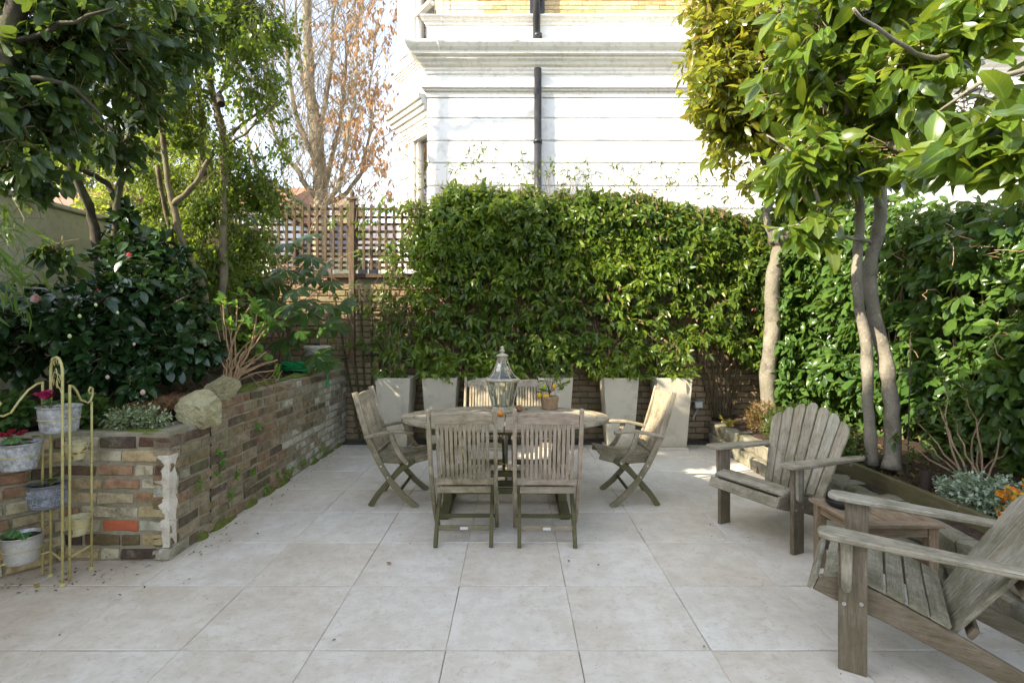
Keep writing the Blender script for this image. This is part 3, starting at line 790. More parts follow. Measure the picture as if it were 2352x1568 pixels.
boulder((-2.19, 4.04, 1.01), (.155, .15, .13), 8.4, 'further angular boulder with a crack, on top of the brick planter', (.1, -.1, 1.2))

# ------------------------------------------------------------------ the white house beyond the wall
HY = 9.0
ho = thing('white_stucco_house', 'white stucco house with banded walls, cornices, yellow brick above and a corner bay', 'house', (0, HY, 0))
def hz(y): return EYE+(752-y)/FPX*HY
HX0, HX1 = -1.46, 13.0
MB().box(HX0+.02, HX1, .018, 7.0, -.05, 6.60, .002).build('wall', M_stucco, ho)
joints = [0.0]+[hz(y) for y in (742, 690, 638, 586, 533, 480, 428, 375.5, 324.5, 272.5, 224)]
for a, b in zip(joints[:-1], joints[1:]):
    MB().prism([(HX0, -a-.0) if False else (HX0, a+.011), (HX1, a+.011), (HX1, b-.011), (HX0, b-.011)], .06, Matrix(((1, 0, 0, 0), (0, 0, -1, .055), (0, 1, 0, 0), (0, 0, 0, 1))), .018).build('stucco_band', M_stucco, ho)
def mould(prof, name, mat=M_trim, x0=HX0, x1=HX1, ret=True):
    """horizontal moulding: profile (projection, z)"""
    n = len(prof); v = []; f = []
    for i, (p, z) in enumerate(prof):
        v += [(x0-p*.9, .05 if ret else -p, z), (x0-p*.9, -p, z), (x1, -p, z)]
    for i in range(n-1):
        for k in range(2): a = i*3+k; f.append((a, a+1, a+4, a+3))
    mb = MB(); mb.add(v, f, [((0, 0),)*4 for q in f]); return mb.build(name, mat, ho)
mould([(0, hz(225)), (.012, hz(224)), (.012, hz(213)), (.05, hz(211)), (.055, hz(207)), (.09, hz(206)), (.09, hz(203)), (0, hz(202))], 'string_course')
MB().box(HX0+.001, HX1, -.004, .049, hz(202), hz(163), .002).build('frieze', M_stucco, ho)
mould([(.004, hz(172)), (.03, hz(171)), (.03, hz(166)), (.05, hz(163)), (.05, hz(158)), (.10, hz(155)), (.12, hz(150)), (.17, hz(146)), (.17, hz(141)), (.24, hz(139)), (.25, hz(134)), (.30, hz(128)), (.34, hz(121)), (.35, hz(117.5)), (.35, hz(115)), (0, hz(112))], 'cornice', M_lead)
MB().box(HX0+.001, HX1, -.004, .049, hz(112), hz(60), .002).build('frieze', M_stucco, ho)
mould([(.004, hz(60)), (.03, hz(58)), (.03, hz(53)), (.06, hz(51)), (.07, hz(46)), (.11, hz(44)), (.11, hz(41)), (0, hz(40))], 'string_course')
def pri_h(p): return 1 if p.x < 4.2 and p.z < hz(40)+1.05 else -1
zb = hz(40)+.01
MB().box(HX0+.15, HX1, .07, 7.0, zb-.05, 9.2, .002).build('mortar', M_mortar_pale, ho)
hb = brick_meshes(.225, .1, .066, 8, .0015, .003)
lay_bricks(ho, (HX0+.17, HY+.055), (HX1, HY+.055), zb, 9.1, .225, .066, .010, M_brick_house, hb, prior=pri_h, reg={}, lim=250, bond=False,
           special=lambda p: M_brick_pale if p.x < -.62 + (.11 if int((p.z-zb)/.076) % 2 else 0) else M_brick_house)
# quoin-like pale strip and pipework
MB().tube([(.40, -.10, hz(165)), (.40, -.10, .1)], .062, 16).build('drain_pipe', M_black, ho, smooth=True)
MB().tube([(.38, -.10, 9.1), (.38, -.10, hz(118))], .062, 16).build('drain_pipe', M_black, ho, smooth=True)
for z in (hz(330), hz(90), hz(5)): MB().lathe([(.066, -.03), (.074, -.028), (.074, .028), (.066, .03)], 16, (.40, -.10, z)).build('pipe_collar', M_black, ho, smooth=True)
MB().box(.27, .34, .003, .05, zb, 9.1, .004).build('downpipe_backing', M_black, ho)
MB().box(.44, .52, .003, .05, zb, 9.1, .004).build('downpipe_backing', M_black, ho)
MB().tube([(-1.22, -.02, 9), (-1.21, -.02, hz(60)), (-1.20, -.12, hz(50)), (-1.22, -.03, hz(65)), (-1.25, -.03, hz(112)), (-1.24, -.37, hz(118)), (-1.22, -.37, hz(128)), (-1.18, -.22, hz(148)), (-.6, -.21, hz(149))], .007, 6).build('cable', M_lead, ho)
# canted bay at the left corner
bd = Vector((-.62, .78, 0)).normalized(); bnv = Vector((-bd.y, bd.x, 0))*-1; bnv = Vector((-.78, -.62, 0)).normalized()
B0 = Vector((HX0+.02, .08, 0)); BL = 1.08
def bay(u0, u1, z0, z1, d0, d1, name, mat, ch=.004, label=None):
    a = B0+bd*u0; b = B0+bd*u1; m = bnv*((d0+d1)/2)
    return MB().sweep([a+m+Vector((0, 0, (z0+z1)/2)), b+m+Vector((0, 0, (z0+z1)/2))], abs(d1-d0), z1-z0, tuple(bnv), ch).build(name, mat, ho)
BZ = 9.2
bay(0, BL, -.05, 2.2, -.3, 0, 'bay_wall', M_stucco)
bay(0, BL, 4.86, 6.16, -.3, 0, 'bay_wall', M_stucco)
bay(0, BL, 8.1, BZ, -.3, 0, 'bay_wall', M_stucco)
for z0, z1 in ((2.2, 4.86), (6.16, 8.1)):
    bay(.62, BL, z0, z1, -.3, 0, 'bay_wall', M_stucco)
z = 2.3; k = 0
while z < 8.9:
    if not 4.8 < z < 6.1:
        e = .035 if k % 2 else 0
        bay(BL-.33-e, BL+.03, z+.012, z+.36, .001, .035, 'quoin', M_stucco, .012)
    z += .37; k += 1
def bay_mould(z0, z1, pr, mat=M_trim):
    n = 4
    for i in range(n): bay(-.02, BL+.03+pr*(i+1)/n, z0+(z1-z0)*i/n+.001, z0+(z1-z0)*(i+1)/n, .0, pr*(i+1)/n, 'bay_cornice', mat, .005)
bay_mould(5.05, 5.38, .20); bay_mould(4.75, 4.95, .07); bay_mould(5.98, 6.13, .09)
for z0, z1, tr in ((2.2, 4.86, None), (6.16, 8.1, 6.95)):
    wf = bay(-.01, .62, z0, z0+.07, -.12, .03, 'window_frame', M_trim)
    bay(.55, .62, z0+.07, z1-.001, -.12, .0, 'window_frame', M_trim); bay(.47, .53, z0+.07, z1-.001, -.16, -.05, 'window_frame', M_trim)
    bay(-.01, .62, z1-.09, z1-.001, -.12, -.01, 'window_frame', M_trim)
    if tr: bay(0, .5, tr, tr+.07, -.14, .0, 'transom', M_trim)
    bay(.0, .5, z0+.05, z1-.05, -.115, -.105, 'window_pane', M_wglass)
    bay(.0, .5, z0+.05, z1-.05, -.24, -.21, 'curtain', M_curtain)
MB().prism([(HX0+.1, 9.2), (HX1, 9.2), (HX1, 9.35), (HX0-.1, 9.35)], 7.0, Matrix(((1, 0, 0, 0), (0, 0, -1, 7.0), (0, 1, 0, 0), (0, 0, 0, 1))), .01).build('parapet', M_trim, ho)

# ------------------------------------------------------------------ pale houses far left
def far_house(x0, x1, y, h, label, wallm, roofm, wins, ridge=1.6):
    t = thing('distant_house', label, 'house', ((x0+x1)/2, y, 0), group='houses beyond the garden wall')
    w2 = (x1-x0)/2
    MB().box(-w2, w2, 0, 6, -.05, h, .01).build('wall', wallm, t)
    v = [(-w2-.2, -.3, h-.02), (w2+.2, -.3, h-.02), (w2+.2, 3, h+ridge), (-w2-.2, 3, h+ridge), (-w2-.2, 6.3, h-.02), (w2+.2, 6.3, h-.02)]
    mb = MB(); mb.add(v, [(0, 1, 2, 3), (3, 2, 5, 4), (0, 3, 4), (1, 5, 2)], [((0, 0),)*4]*2+[((0, 0),)*3]*2); mb.build('roof', roofm, t)
    MB().box(-w2*.6-.3, -w2*.6+.4, 2.6, 3.4, h+.5, h+ridge+1.1, .02).build('chimney', M_brick_back, t)
    for (wx, wz, ww, wh) in wins:
        fr = MB()
        fr.box(wx-ww/2-.06, wx+ww/2+.06, -.06, .02, wz-.08, wz, .005); fr.box(wx-ww/2-.06, wx+ww/2+.06, -.03, .02, wz+wh, wz+wh+.07, .005)
        fr.box(wx-ww/2-.06, wx-ww/2, -.03, .02, wz, wz+wh, .005); fr.box(wx+ww/2, wx+ww/2+.06, -.03, .02, wz, wz+wh, .005)
        fr.box(wx-.02, wx+.02, -.02, .02, wz, wz+wh, .004); fr.box(wx-ww/2, wx+ww/2, -.024, .02, wz+wh/2-.02, wz+wh/2+.02, .004)
        f_ = fr.build('window_frame', M_trim, t)
        MB().box(wx-ww/2, wx+ww/2, -.008, -.003, wz, wz+wh, .001).build('window_pane', M_black, f_)
    return t
wn_ = [(x, z, .9, 1.4) for x in (-3.4, -1.2, 1.2, 3.4) for z in (1.0, 3.6)]
far_house(-17.5, -8.6, 19, 5.6, 'pale rendered house glimpsed through the left-hand trees', M_stucco, M_tile, wn_)
far_house(-8.4, -4.6, 21, 4.5, 'low cream house with slate roof behind the bare tree and trellis', M_render, M_roof, [(-1, 1, .8, 1.3), (.8, 1, .8, 1.3), (-1, 3, .8, 1.1), (.8, 3, .8, 1.1)])

# unseen terrace added behind the viewpoint, sized and stepped to shade the patio
hb_ = thing('added_shade_house', 'unseen white terrace house added behind the viewer to shade the patio', 'house', (0, -2.3, 0))
HT = 8.6
MB().box(-26, -7.3, -8, 0, -.05, HT, .01).build('wall', M_stucco, hb_)
MB().box(-7.3, -2.6, -8, -.01, -.05, 7.75, .01).build('wall', M_stucco, hb_)
MB().prism([(-7.28, .19), (-7.28, -8.2), (-2.4, -8.2), (-2.4, .19)], .15, Matrix.Translation((0, 0, 7.753)), .01).build('eaves', M_roof, hb_)
MB().prism([(-26.3, .2), (-26.3, -8.2), (-7.2, -8.2), (-7.2, .2)], .18, Matrix.Translation((0, 0, HT+.003)), .01).build('eaves', M_roof, hb_)
for i in range(-8, -1):
    for z in (.9, 3.6, 5.75):
        x = i*3.0+.6
        f_ = MB().box(x-.65, x+.65, .003, .06, z-.1, z+1.75, .01).build('window_frame', M_trim, hb_)
        for sx in (-1, 1):
            for sz in (0, 1): MB().box(x+sx*.3-.27, x+sx*.3+.27, .063, .07, z+.02+sz*.84, z+.80+sz*.84, .002).build('window_pane', M_black, f_)
# ------------------------------------------------------------------ folding chairs
def side_pt(s, z, x): return (x, s, z)
POST = [(-.137, .93), (-.10, .786), (-.034, .57), (.023, .444), (.08, .33), (.16, .205), (.262, .09), (.372, 0)]
LEG = [(.34, .372), (.228, .296), (.125, .19), (.045, .095), (-.018, 0)]
def screw(mb, x, y, z, sx):
    mb.tube([(x, y, z), (x+sx*.004, y, z)], .008, 10)
def folding_chair(name, label, arms, mat, group, loc, rz, wd=.43):
    t = thing(name, label, 'chair', loc, rz, group)
    xo = wd/2; xi = xo-.03
    for sx in (-1, 1):
        MB().sweep([side_pt(s, z, sx*xo) for s, z in POST], .026, .047, (1, 0, 0), .006, None).build('back_post', mat, t)
        MB().sweep([side_pt(s, z, sx*xi) for s, z in LEG], .026, .045, (1, 0, 0), .005).build('leg', M_teak_green, t)
        MB().sweep([side_pt(s, z, sx*(xi-.024)) for s, z in ((.05, .375), (.2, .365), (.35, .372), (.455, .40))], .022, .05, (1, 0, 0), .006).build('seat_rail', mat, t)
        if arms:
            MB().sweep([side_pt(s, z, sx*(xo+.005)) for s, z in ((-.055, .565), (.05, .592), (.16, .612), (.27, .615), (.345, .60))], .052, .026, (1, 0, 0), .008, [.8, .9, 1, 1.1, .9]).build('armrest', mat, t)
            MB().sweep([side_pt(s, z, sx*(xo+.018)) for s, z in ((.165, .60), (.19, .52), (.235, .43), (.30, .355))], .022, .04, (1, 0, 0), .005).build('arm_support', mat, t)
    sm = MB()
    for sx in (-1, 1):
        for s, z in ((.08, .335), (.135, .245)): screw(sm, sx*(xo+.0125), s, z, sx)
        if arms: screw(sm, sx*(xo+.029), .297, .36, sx)
    sm.build('screws', M_screw, t)
    tilt = math.atan2(.06, .26)
    w_ = wd-.03; o = [(-w_/2, 0), (w_/2, 0), (w_/2, .058)]+[(w_/2*math.cos(a)*.98, .058+.022*math.sin(a)) for a in [math.pi*i/10 for i in range(1, 10)]]+[(-w_/2, .058)]
    Mr = Matrix.Translation((0, -.112, .842)) @ Matrix.Rotation(-tilt+math.pi/2+2*tilt-tilt*0, 4, 'X')
    Mr = Matrix(((1, 0, 0, 0), (0, -math.sin(tilt), -math.cos(tilt), -.103), (0, math.cos(tilt), -math.sin(tilt), .838), (0, 0, 0, 1)))
    MB().prism(o, .022, Mr, .004).build('top_rail', mat, t)
    zl = .425
    MB().sweep([(-w_/2, .028, zl), (w_/2, .028, zl)], .02, .045, (0, 1, 0), .004).build('lower_rail', mat, t)
    n = 12; pitch = (w_-.045)/n
    sl = MB().sweep([(0, -.108, .848), (0, -.090, .76), (0, -.048, .62), (0, .0, .50), (0, .020, .44)], .0215, .011, (1, 0, 0), .003).mesh('back_slat')
    ss = MB().sweep([(0, .03, .41), (0, .10, .394), (0, .2, .388), (0, .32, .395), (0, .41, .418), (0, .462, .425)], .0215, .014, (1, 0, 0), .003).mesh('seat_slat')
    sl.materials.append(mat); ss.materials.append(mat)
    for i in range(n):
        x = (i-(n-1)/2)*pitch
        link('back_slat', sl, None, t, Matrix.Translation((x, 0, 0))); link('seat_slat', ss, None, t, Matrix.Translation((x, 0, 0)))
    MB().sweep([(-w_/2+.02, .045, .365), (w_/2-.02, .045, .365)], .02, .045, (0, 1, 0), .004).build('seat_crossbar', mat, t)
    MB().sweep([(-w_/2+.03, .41, .385), (w_/2-.03, .41, .385)], .02, .03, (0, 1, 0), .004).build('seat_crossbar', M_teak_green, t)
    MB().sweep([(-xi+.013, .05, .105), (xi-.013, .05, .105)], .018, .032, (0, 1, 0), .004).build('stretcher', mat, t)
    MB().sweep([(-xo+.013, .225, .125), (xo-.013, .225, .125)], .018, .026, (0, 1, 0), .004).build('stretcher', M_teak_green, t)
    MB().box(-.026, .026, .034, .0405, .096, .114, .001).build('maker_plate', M_plate, t)
    return t
g1 = 'folding slatted chairs around the oval table'
def lab(t, s): t['label'] = s; return t
folding_chair('folding_chair', 'front left folding chair with its greenish slatted back to the viewer', False, M_teak, g1, (-.335, 3.57, 0), R(.5))
folding_chair('folding_chair', 'front right folding chair with pinkish bleached slats, its back to the viewer', False, M_teak_pink, g1, (.222, 3.56, 0), R(-.4))
folding_chair('folding_chair', 'far folding chair behind the lantern, left of its twin', False, M_teak, g1, (-.287, 5.48, 0), R(180))
folding_chair('folding_chair', 'far folding chair behind the small lemon tree', False, M_teak, g1, (.205, 5.48, 0), R(180.6))
folding_chair('folding_armchair', 'folding armchair at the left end of the oval table, facing right', True, M_teak, g1, (-1.15, 4.58, 0), R(-91), .47)
folding_chair('folding_armchair', 'folding armchair at the right end of the oval table, facing left', True, M_teak, g1, (1.16, 4.59, 0), R(91), .47)

# ------------------------------------------------------------------ oval table
TX, TY, TZ = -.07, 4.46, .722; TA, TB = .86, .575
tb = thing('oval_garden_table', 'oval weathered teak table with slatted top and trestle legs', 'table', (TX, TY, 0))
def ell(a, b, q): return (a*math.cos(q), b*math.sin(q))
nseg = 8
for i in range(nseg):
    q0 = 2*math.pi*i/nseg+.006; q1 = 2*math.pi*(i+1)/nseg-.006; st = 8
    o = [ell(TA, TB, q0+(q1-q0)*k/st) for k in range(st+1)]+[ell(TA-.1, TB-.1, q1+(q0-q1)*k/st) for k in range(st+1)]
    MB().prism(o, .028, Matrix.Translation((0, 0, TZ-.028)), .004).build('rim_piece', M_teak, tb)
yb = -TB+.1; bwid = .0585
k = int((2*(TB-.1))/(bwid+.006))
for i in range(k):
    y0 = -(TB-.1)+(i)*(2*(TB-.1))/k+.003; y1 = y0+(2*(TB-.1))/k-.006
    A, B = TA-.105, TB-.1
    def xe(y): return A*math.sqrt(max(0, 1-(y/B)**2))
    if min(xe(y0), xe(y1)) < .06: continue
    for sx in (-1, 1):
        o = [(sx*.003, y0), (sx*xe(y0), y0), (sx*xe((y0+y1)/2), (y0+y1)/2), (sx*xe(y1), y1), (sx*.003, y1)]
        MB().prism(o, .022, Matrix.Translation((0, 0, TZ-.026)), .003).build('top_board', M_teak, tb)
for sy in (-1, 1):
    MB().box(-.62, .62, sy*.30-.011, sy*.30+.011, TZ-.10, TZ-.03, .003).build('apron', M_teak_green, tb)
for sx in (-1, 1):
    MB().box(sx*.60-.011, sx*.60+.011, -.285, .285, TZ-.098, TZ-.03, .003).build('apron', M_teak_green, tb)
    MB().sweep([(sx*.46, -.40, .0285), (sx*.46, -.2, .045), (sx*.46, .2, .045), (sx*.46, .40, .0285)], .075, .055, (1, 0, 0), .006).build('foot', M_teak_green, tb)
    for sy in (-1, 1): MB().sweep([(sx*.46, sy*.15, .07), (sx*.46, sy*.13, .62)], .07, .06, (1, 0, 0), .006).build('leg', M_teak_green, tb)
    MB().box(sx*.46-.03, sx*.46+.03, -.29, .29, TZ-.092, TZ-.032, .004).build('bearer', M_teak_green, tb)
for yy, zz in ((-.10, .13), (.10, .13), (0.0, .24)): MB().box(-.43, .43, yy-.022, yy+.022, zz-.022, zz+.022, .004).build('stretcher', M_teak_green, tb)

# ------------------------------------------------------------------ lantern, candle, gourds, lemon tree
def lantern(x, y, z):
    t = thing('garden_lantern', 'large distressed cream glazed lantern with pagoda roof and finial on the table', 'lantern', (x, y, z), .2)
    n = 8; a0 = math.pi/8
    def ring(r, zz): return [(r*math.cos(a0+2*math.pi*i/n), r*math.sin(a0+2*math.pi*i/n), zz) for i in range(n+1)]
    MB().lathe([(0, 0), (.102, 0), (.104, .012), (.095, .02), (.093, .045), (.088, .05), (0, .05)], n, rot=a0).build('base', M_lantern, t)
    MB().lathe([(.142, .262), (.150, .264), (.152, .272), (.162, .276), (.160, .286), (.146, .292), (.132, .294)], n, rot=a0).build('eave', M_lantern, t)
    prof = [(.140, .290), (.105, .318), (.080, .355), (.062, .395), (.049, .43), (.043, .45)]
    ro, rt = ring(.090, .05), ring(.142, .264)
    for i in range(n):
        MB().sweep([ro[i], rt[i]], .011, .008, (-math.sin(a0+2*math.pi*i/n), math.cos(a0+2*math.pi*i/n), 0), .002).build('corner_bar', M_lantern, t)
        MB().add([ro[i], ro[i+1], rt[i+1], rt[i]], [(0, 1, 2, 3)], [((0, 0),)*4]).build('glass_pane', M_glass, t)
        q = a0+2*math.pi*i/n
        MB().sweep([(r*math.cos(q), r*math.sin(q), zz) for r, zz in prof], .010, .006, (-math.sin(q), math.cos(q), 0), .002).build('roof_rib', M_lantern, t)
        q2 = q+2*math.pi/n; k = len(prof)
        v = [(r*.985*math.cos(a), r*.985*math.sin(a), zz) for r, zz in prof for a in (q, q2)]
        MB().add(v, [(2*j, 2*j+1, 2*j+3, 2*j+2) for j in range(k-1)], [((0, 0),)*4]*(k-1)).build('roof_pane', M_glass, t)
    MB().lathe([(.044, .445), (.046, .448), (.044, .475), (.050, .478), (.055, .484), (.058, .488), (.035, .502), (.016, .508), (.012, .516), (.022, .522), (.025, .531), (.016, .54), (.010, .545), (.015, .552), (.013, .562), (.005, .572), (0, .575)], 16).build('finial', M_lantern, t, smooth=True)
    fr = MB()
    for i in range(32):      # scalloped lace along the eave
        q = 2*math.pi*i/32; rr = .133
        fr.lathe([(0, 0), (.008, .001), (.006, .006), (0, .007)], 6, (rr*math.cos(q), rr*math.sin(q), .288))
    for i in range(16):
        q = 2*math.pi*i/16; fr.lathe([(0, -.012), (.005, -.006), (.004, .004), (0, .006)], 6, (.050*math.cos(q), .050*math.sin(q), .43))
    fr.build('scalloped_trim', M_lantern, t, kind='stuff')
    c = MB(); nn = 20; vs = []; f = []
    for j in range(nn): q = 2*math.pi*j/nn; vs += [(.026*math.cos(q), .026*math.sin(q), .051), (.026*math.cos(q), .026*math.sin(q), .165+.02*math.cos(q))]
    for j in range(nn): m = (j+1) % nn; f.append((2*j, 2*m, 2*m+1, 2*j+1))
    f.append(tuple(2*j+1 for j in range(nn))); c.add(vs, f, [((0, 0),)*len(q) for q in f])
    co = c.build('candle', M_candle, smooth=False); co.location = (x+.012, y, z)
    tag(co, 'thick cream pillar candle with slanting top inside the lantern', 'candle')
lantern(-.10, 4.68, TZ+.001)
def gourd(x, y, r, mat, label, sq=.8):
    mb = MB(); prof = [(r*math.sin(math.pi*i/14), -r*sq*math.cos(math.pi*i/14)) for i in range(15)]
    mb.lathe(prof, 40, flute=lambda q, i: 1+.07*abs(math.sin(q*4.5))+.04*math.sin(q*2+1))
    mb.tube([(0, 0, r*sq*.9), (.003, .004, r*sq*1.15), (.012, .004, r*sq*1.3)], r*.12, 6)
    o = mb.build('gourd', mat, smooth=True); o.location = (x, y, TZ+r*sq*.98); o.rotation_euler = (.35, .25, .5)
    return tag(o, label, 'gourd')
gourd(-.132+.02, 4.44, .030, M_gourd, 'small ribbed orange gourd in front of the lantern')
gourd(.045, 4.70, .030, M_gourd_dark, 'dark brown and tan gourd just right of the lantern', .85)
gourd(.115, 4.78, .012, M_gourd_dark, 'tiny dried seed head on the table between gourd and lemon tree pot', .8)
t = thing('rope_pot', 'round pot wound in jute rope, holding the small lemon tree', 'plant pot', (.325, 4.86, TZ+.001))
prof = [(0, 0), (.066, 0)]; nr = 11
for i in range(nr):
    for a in range(5):
        q = -math.pi/2+math.pi*a/4; rr = .068+.0125*i/nr; prof.append((rr+.0045*math.cos(q), .005+i*.0099+.0049*math.sin(q)+.0))
prof += [(.074, .113), (.070, .105), (0, .10)]
MB().lathe(prof, 32).build('pot', M_rope, t, smooth=True)
MB().lathe([(.069, .104), (.03, .108), (0, .109)], 20).build('soil', M_soil, t)
def ellipsoid(name, c, r, mat, rot=(0, 0, 0), parent=None, tip=.12):
    prof = [(math.sin(math.pi*i/12), -math.cos(math.pi*i/12)*(1+tip*(abs(math.cos(math.pi*i/12))**6))) for i in range(13)]
    mb = MB().lathe([(a*r[0], b*r[1]) for a, b in prof], 16)
    return mb.build(name, mat, parent, Matrix.Translation(c) @ Matrix.Rotation(rot[1], 4, 'Y') @ Matrix.Rotation(rot[0], 4, 'X'), smooth=True)
lt = thing('lemon_tree', 'miniature lemon tree with yellow and green fruit in the rope pot', 'plant', (.325, 4.86, TZ+.10))
MB().tube([(0, 0, 0), (-.005, 0, .06), (-.02, 0, .11), (-.05, 0, .19)], [.006, .005, .004, .002], 6).build('stem', M_bark_dark, lt)
tipsL = []
for a in ((.10, .02, .10), (.14, .0, .12), (.05, -.03, .17), (-.09, .01, .16), (-.03, .03, .22), (.09, .03, .18), (-.07, -.02, .06), (.01, .02, .20)):
    MB().tube([(0, 0, .035), (a[0]*.5, a[1]*.5, .04+a[2]*.5), a], [.003, .0025, .001], 5).build('branch', M_bark_dark, lt); tipsL.append(a)
TL = np.array(tipsL)+np.array(lt.location); T_lem = [leaf_tpl(((.3, .9), (.65, .85)), .25, .1, .15)]
P, D, N_, Sz = sprays(np.repeat(TL, 2, 0)+rng.normal(0, .012, (16, 3)), rng.normal(0, 1, (16, 3))+[0, -.3, .6], 6, .042, .05, .9, .1)
foliage(lt, T_lem, L_magnolia, P, D, N_, Sz, 300)
ellipsoid('lemon', (-.095, -.04, .02), (.021, .027), M_lemon, (.3, .2), lt); ellipsoid('lemon', (-.035, -.045, .018), (.019, .029), M_lemon, (0, 1.4), lt)
ellipsoid('lemon', (.04, -.03, .105), (.018, .025), M_lemon, (.1, .1), lt); ellipsoid('lemon', (-.05, -.03, .10), (.019, .026), M_lime, (.1, .1), lt, .1)['label'] = 'unripe green lemon'

# ------------------------------------------------------------------ adirondack chairs
def adirondack(label, loc, rz, mat, y1=-.60, z1=.895):
    t = thing('adirondack_chair', label, 'chair', loc, rz, 'adirondack chairs by the side table')
    # local: +y is the way the sitter faces
    for sx in (-1, 1):
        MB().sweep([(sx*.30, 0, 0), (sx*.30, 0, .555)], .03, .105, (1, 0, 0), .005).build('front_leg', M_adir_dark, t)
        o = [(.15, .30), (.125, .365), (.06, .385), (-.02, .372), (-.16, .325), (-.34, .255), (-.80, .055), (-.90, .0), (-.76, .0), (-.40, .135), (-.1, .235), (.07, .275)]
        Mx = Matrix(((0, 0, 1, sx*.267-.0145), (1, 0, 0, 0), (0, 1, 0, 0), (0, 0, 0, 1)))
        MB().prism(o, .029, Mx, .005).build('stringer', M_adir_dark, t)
        ar = [(-.67, -.03), (-.62, -.05), (-.40, -.052), (-.15, -.062), (.02, -.072), (.09, -.068), (.125, -.04), (.13, 0), (.12, .045), (.08, .062), (-.1, .055), (-.3, .04), (-.5, .03), (-.65, .02)]
        tl = .03
        Ma = Matrix(((0, sx, 0, sx*.315), (1, 0, 0, 0), (.035, 0, 1, .556), (0, 0, 0, 1)))
        MB().prism(ar if sx > 0 else ar, .026, Ma, .006).build('armrest', mat, t)
        br = [(.55, -.002), (.55, .044), (.36, .040), (.345, .032), (.34, .02), (.345, .008), (.36, .002)]
        Mb = Matrix(((0, 0, 1, sx*.318+(.0 if sx > 0 else -.022)), (0, 1, 0, -.0), (1, 0, 0, 0), (0, 0, 0, 1)))
        MB().prism(br, .022, Mb, .004).build('arm_bracket', mat, t)
        sm = MB()
        for y, z in ((-.032, .30), (.03, .285)): screw(sm, sx*.3155, y, z, sx)
        sm.tube([(sx*.345, -.62, .565), (sx*.352, -.62, .565)], .010, 10)
        sm.build('screws', M_screw, t)
    ys = [.145, .075, .0, -.075, -.15, -.225, -.295]; zs = [.335, .382, .392, .372, .345, .315, .288]; an = [-62, -14, 6, 18, 21, 22, 22]
    for y, z, a in zip(ys, zs, an):
        c = Vector((0, y, z+.003)); u = Vector((0, math.cos(R(a)), math.sin(R(a))))
        if y > .1: c = Vector((0, .150, .335)); u = Vector((0, -.45, .9)).normalized()
        nn = Vector((1, 0, 0)).cross(u)
        MB().sweep([c-Vector((.285, 0, 0)), c+Vector((.285, 0, 0))], .068, .018, tuple(u), .004).build('seat_slat', mat, t)
    # fan back
    y0, z0 = -.345, .225; bk = Vector((0, y1-y0, z1-z0)); Lb = bk.length; bk.normalize(); nb = Vector((0, bk.z, -bk.y))
    nsl = 7
    for i in range(nsl):
        k = i-3; a = R(k*2.5); x0 = k*.0655
        ctr = abs(k); ln = Lb*(1.0-.012*ctr**2-.018*ctr)
        wb, wt = .055, .083
        dirx = math.sin(a); 
        o = [(0, -wb/2), (ln*.93, -wt/2)]
        topc = [(ln*.93+ln*.07*math.cos(q)*(1), wt/2*math.sin(q)) for q in (-1.2, -.75, -.3, .3, .75, 1.2)]
        skew = .03*k/3
        topc = [(x-abs(k)*.0-skew*(y/wt)*2*.9, y) for x, y in topc]
        o = [(0, -wb/2), (ln*.90+skew*.6, -wt/2)]+topc+[(ln*.90-skew*.6, wt/2), (0, wb/2)]
        ux = Vector((math.sin(a), 0, 0))+bk*math.cos(a); vx = Vector((math.cos(a), 0, 0))-bk*math.sin(a); wz = ux.cross(vx)
        org = Vector((x0, y0, z0))
        Mm = Matrix(((ux.x, vx.x, wz.x, org.x), (ux.y, vx.y, wz.y, org.y), (ux.z, vx.z, wz.z, org.z), (0, 0, 0, 1)))
        MB().prism(o, .018, Mm, .004).build('back_slat', mat, t)
    for q, hw in ((.48, .34), (.80, .27), (.08, .24)):
        c = Vector((0, y0, z0))+bk*Lb*q-nb*.030
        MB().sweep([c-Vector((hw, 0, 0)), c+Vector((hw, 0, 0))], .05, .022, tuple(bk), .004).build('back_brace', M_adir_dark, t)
    return t
adirondack('adirondack chair with fanned grey back, facing left beside the stone wall', (1.70, 3.73, 0), math.atan2(.90, -.43), M_adir)
adirondack('nearest adirondack chair, cut by the right edge of the photo', (1.605, 2.52, 0), math.atan2(.83, .56), M_adir, -.70, .80)

# slatted side table
st = thing('slatted_side_table', 'small square slatted teak table between the two adirondack chairs', 'side table', (2.06, 3.08, 0))
for sx in (-1, 1):
    for sy in (-1, 1): MB().box(sx*.19-.027, sx*.19+.027, sy*.19-.027, sy*.19+.027, 0, .385, .004).build('leg', M_side, st)
    MB().box(sx*.195-.01, sx*.195+.01, -.162, .162, .33, .384, .003).build('apron', M_side, st)
    MB().box(-.162, .162, sx*.195-.01, sx*.195+.01, .33, .384, .003).build('apron', M_side, st)
    MB().box(-.235, .235, sx*.205-.03, sx*.205+.03, .386, .408, .003).build('frame_board', M_side, st)
    MB().box(sx*.205-.03, sx*.205+.03, -.174, .174, .386, .4075, .003).build('frame_board', M_side, st)
for i in range(7): x = -.148+i*.0493; MB().box(x-.021, x+.021, -.173, .173, .388, .405, .003).build('top_slat', M_side, st)
tr = MB().lathe([(0, 0), (.085, 0), (.10, .012), (.104, .03), (.100, .03), (.094, .014), (.08, .006), (0, .006)], 32).build('black_dish', M_rubber)
tr.location = (1.95, 3.15, .409); tag(tr, 'shallow black dish on the slatted side table, half hidden by the armrest', 'dish')

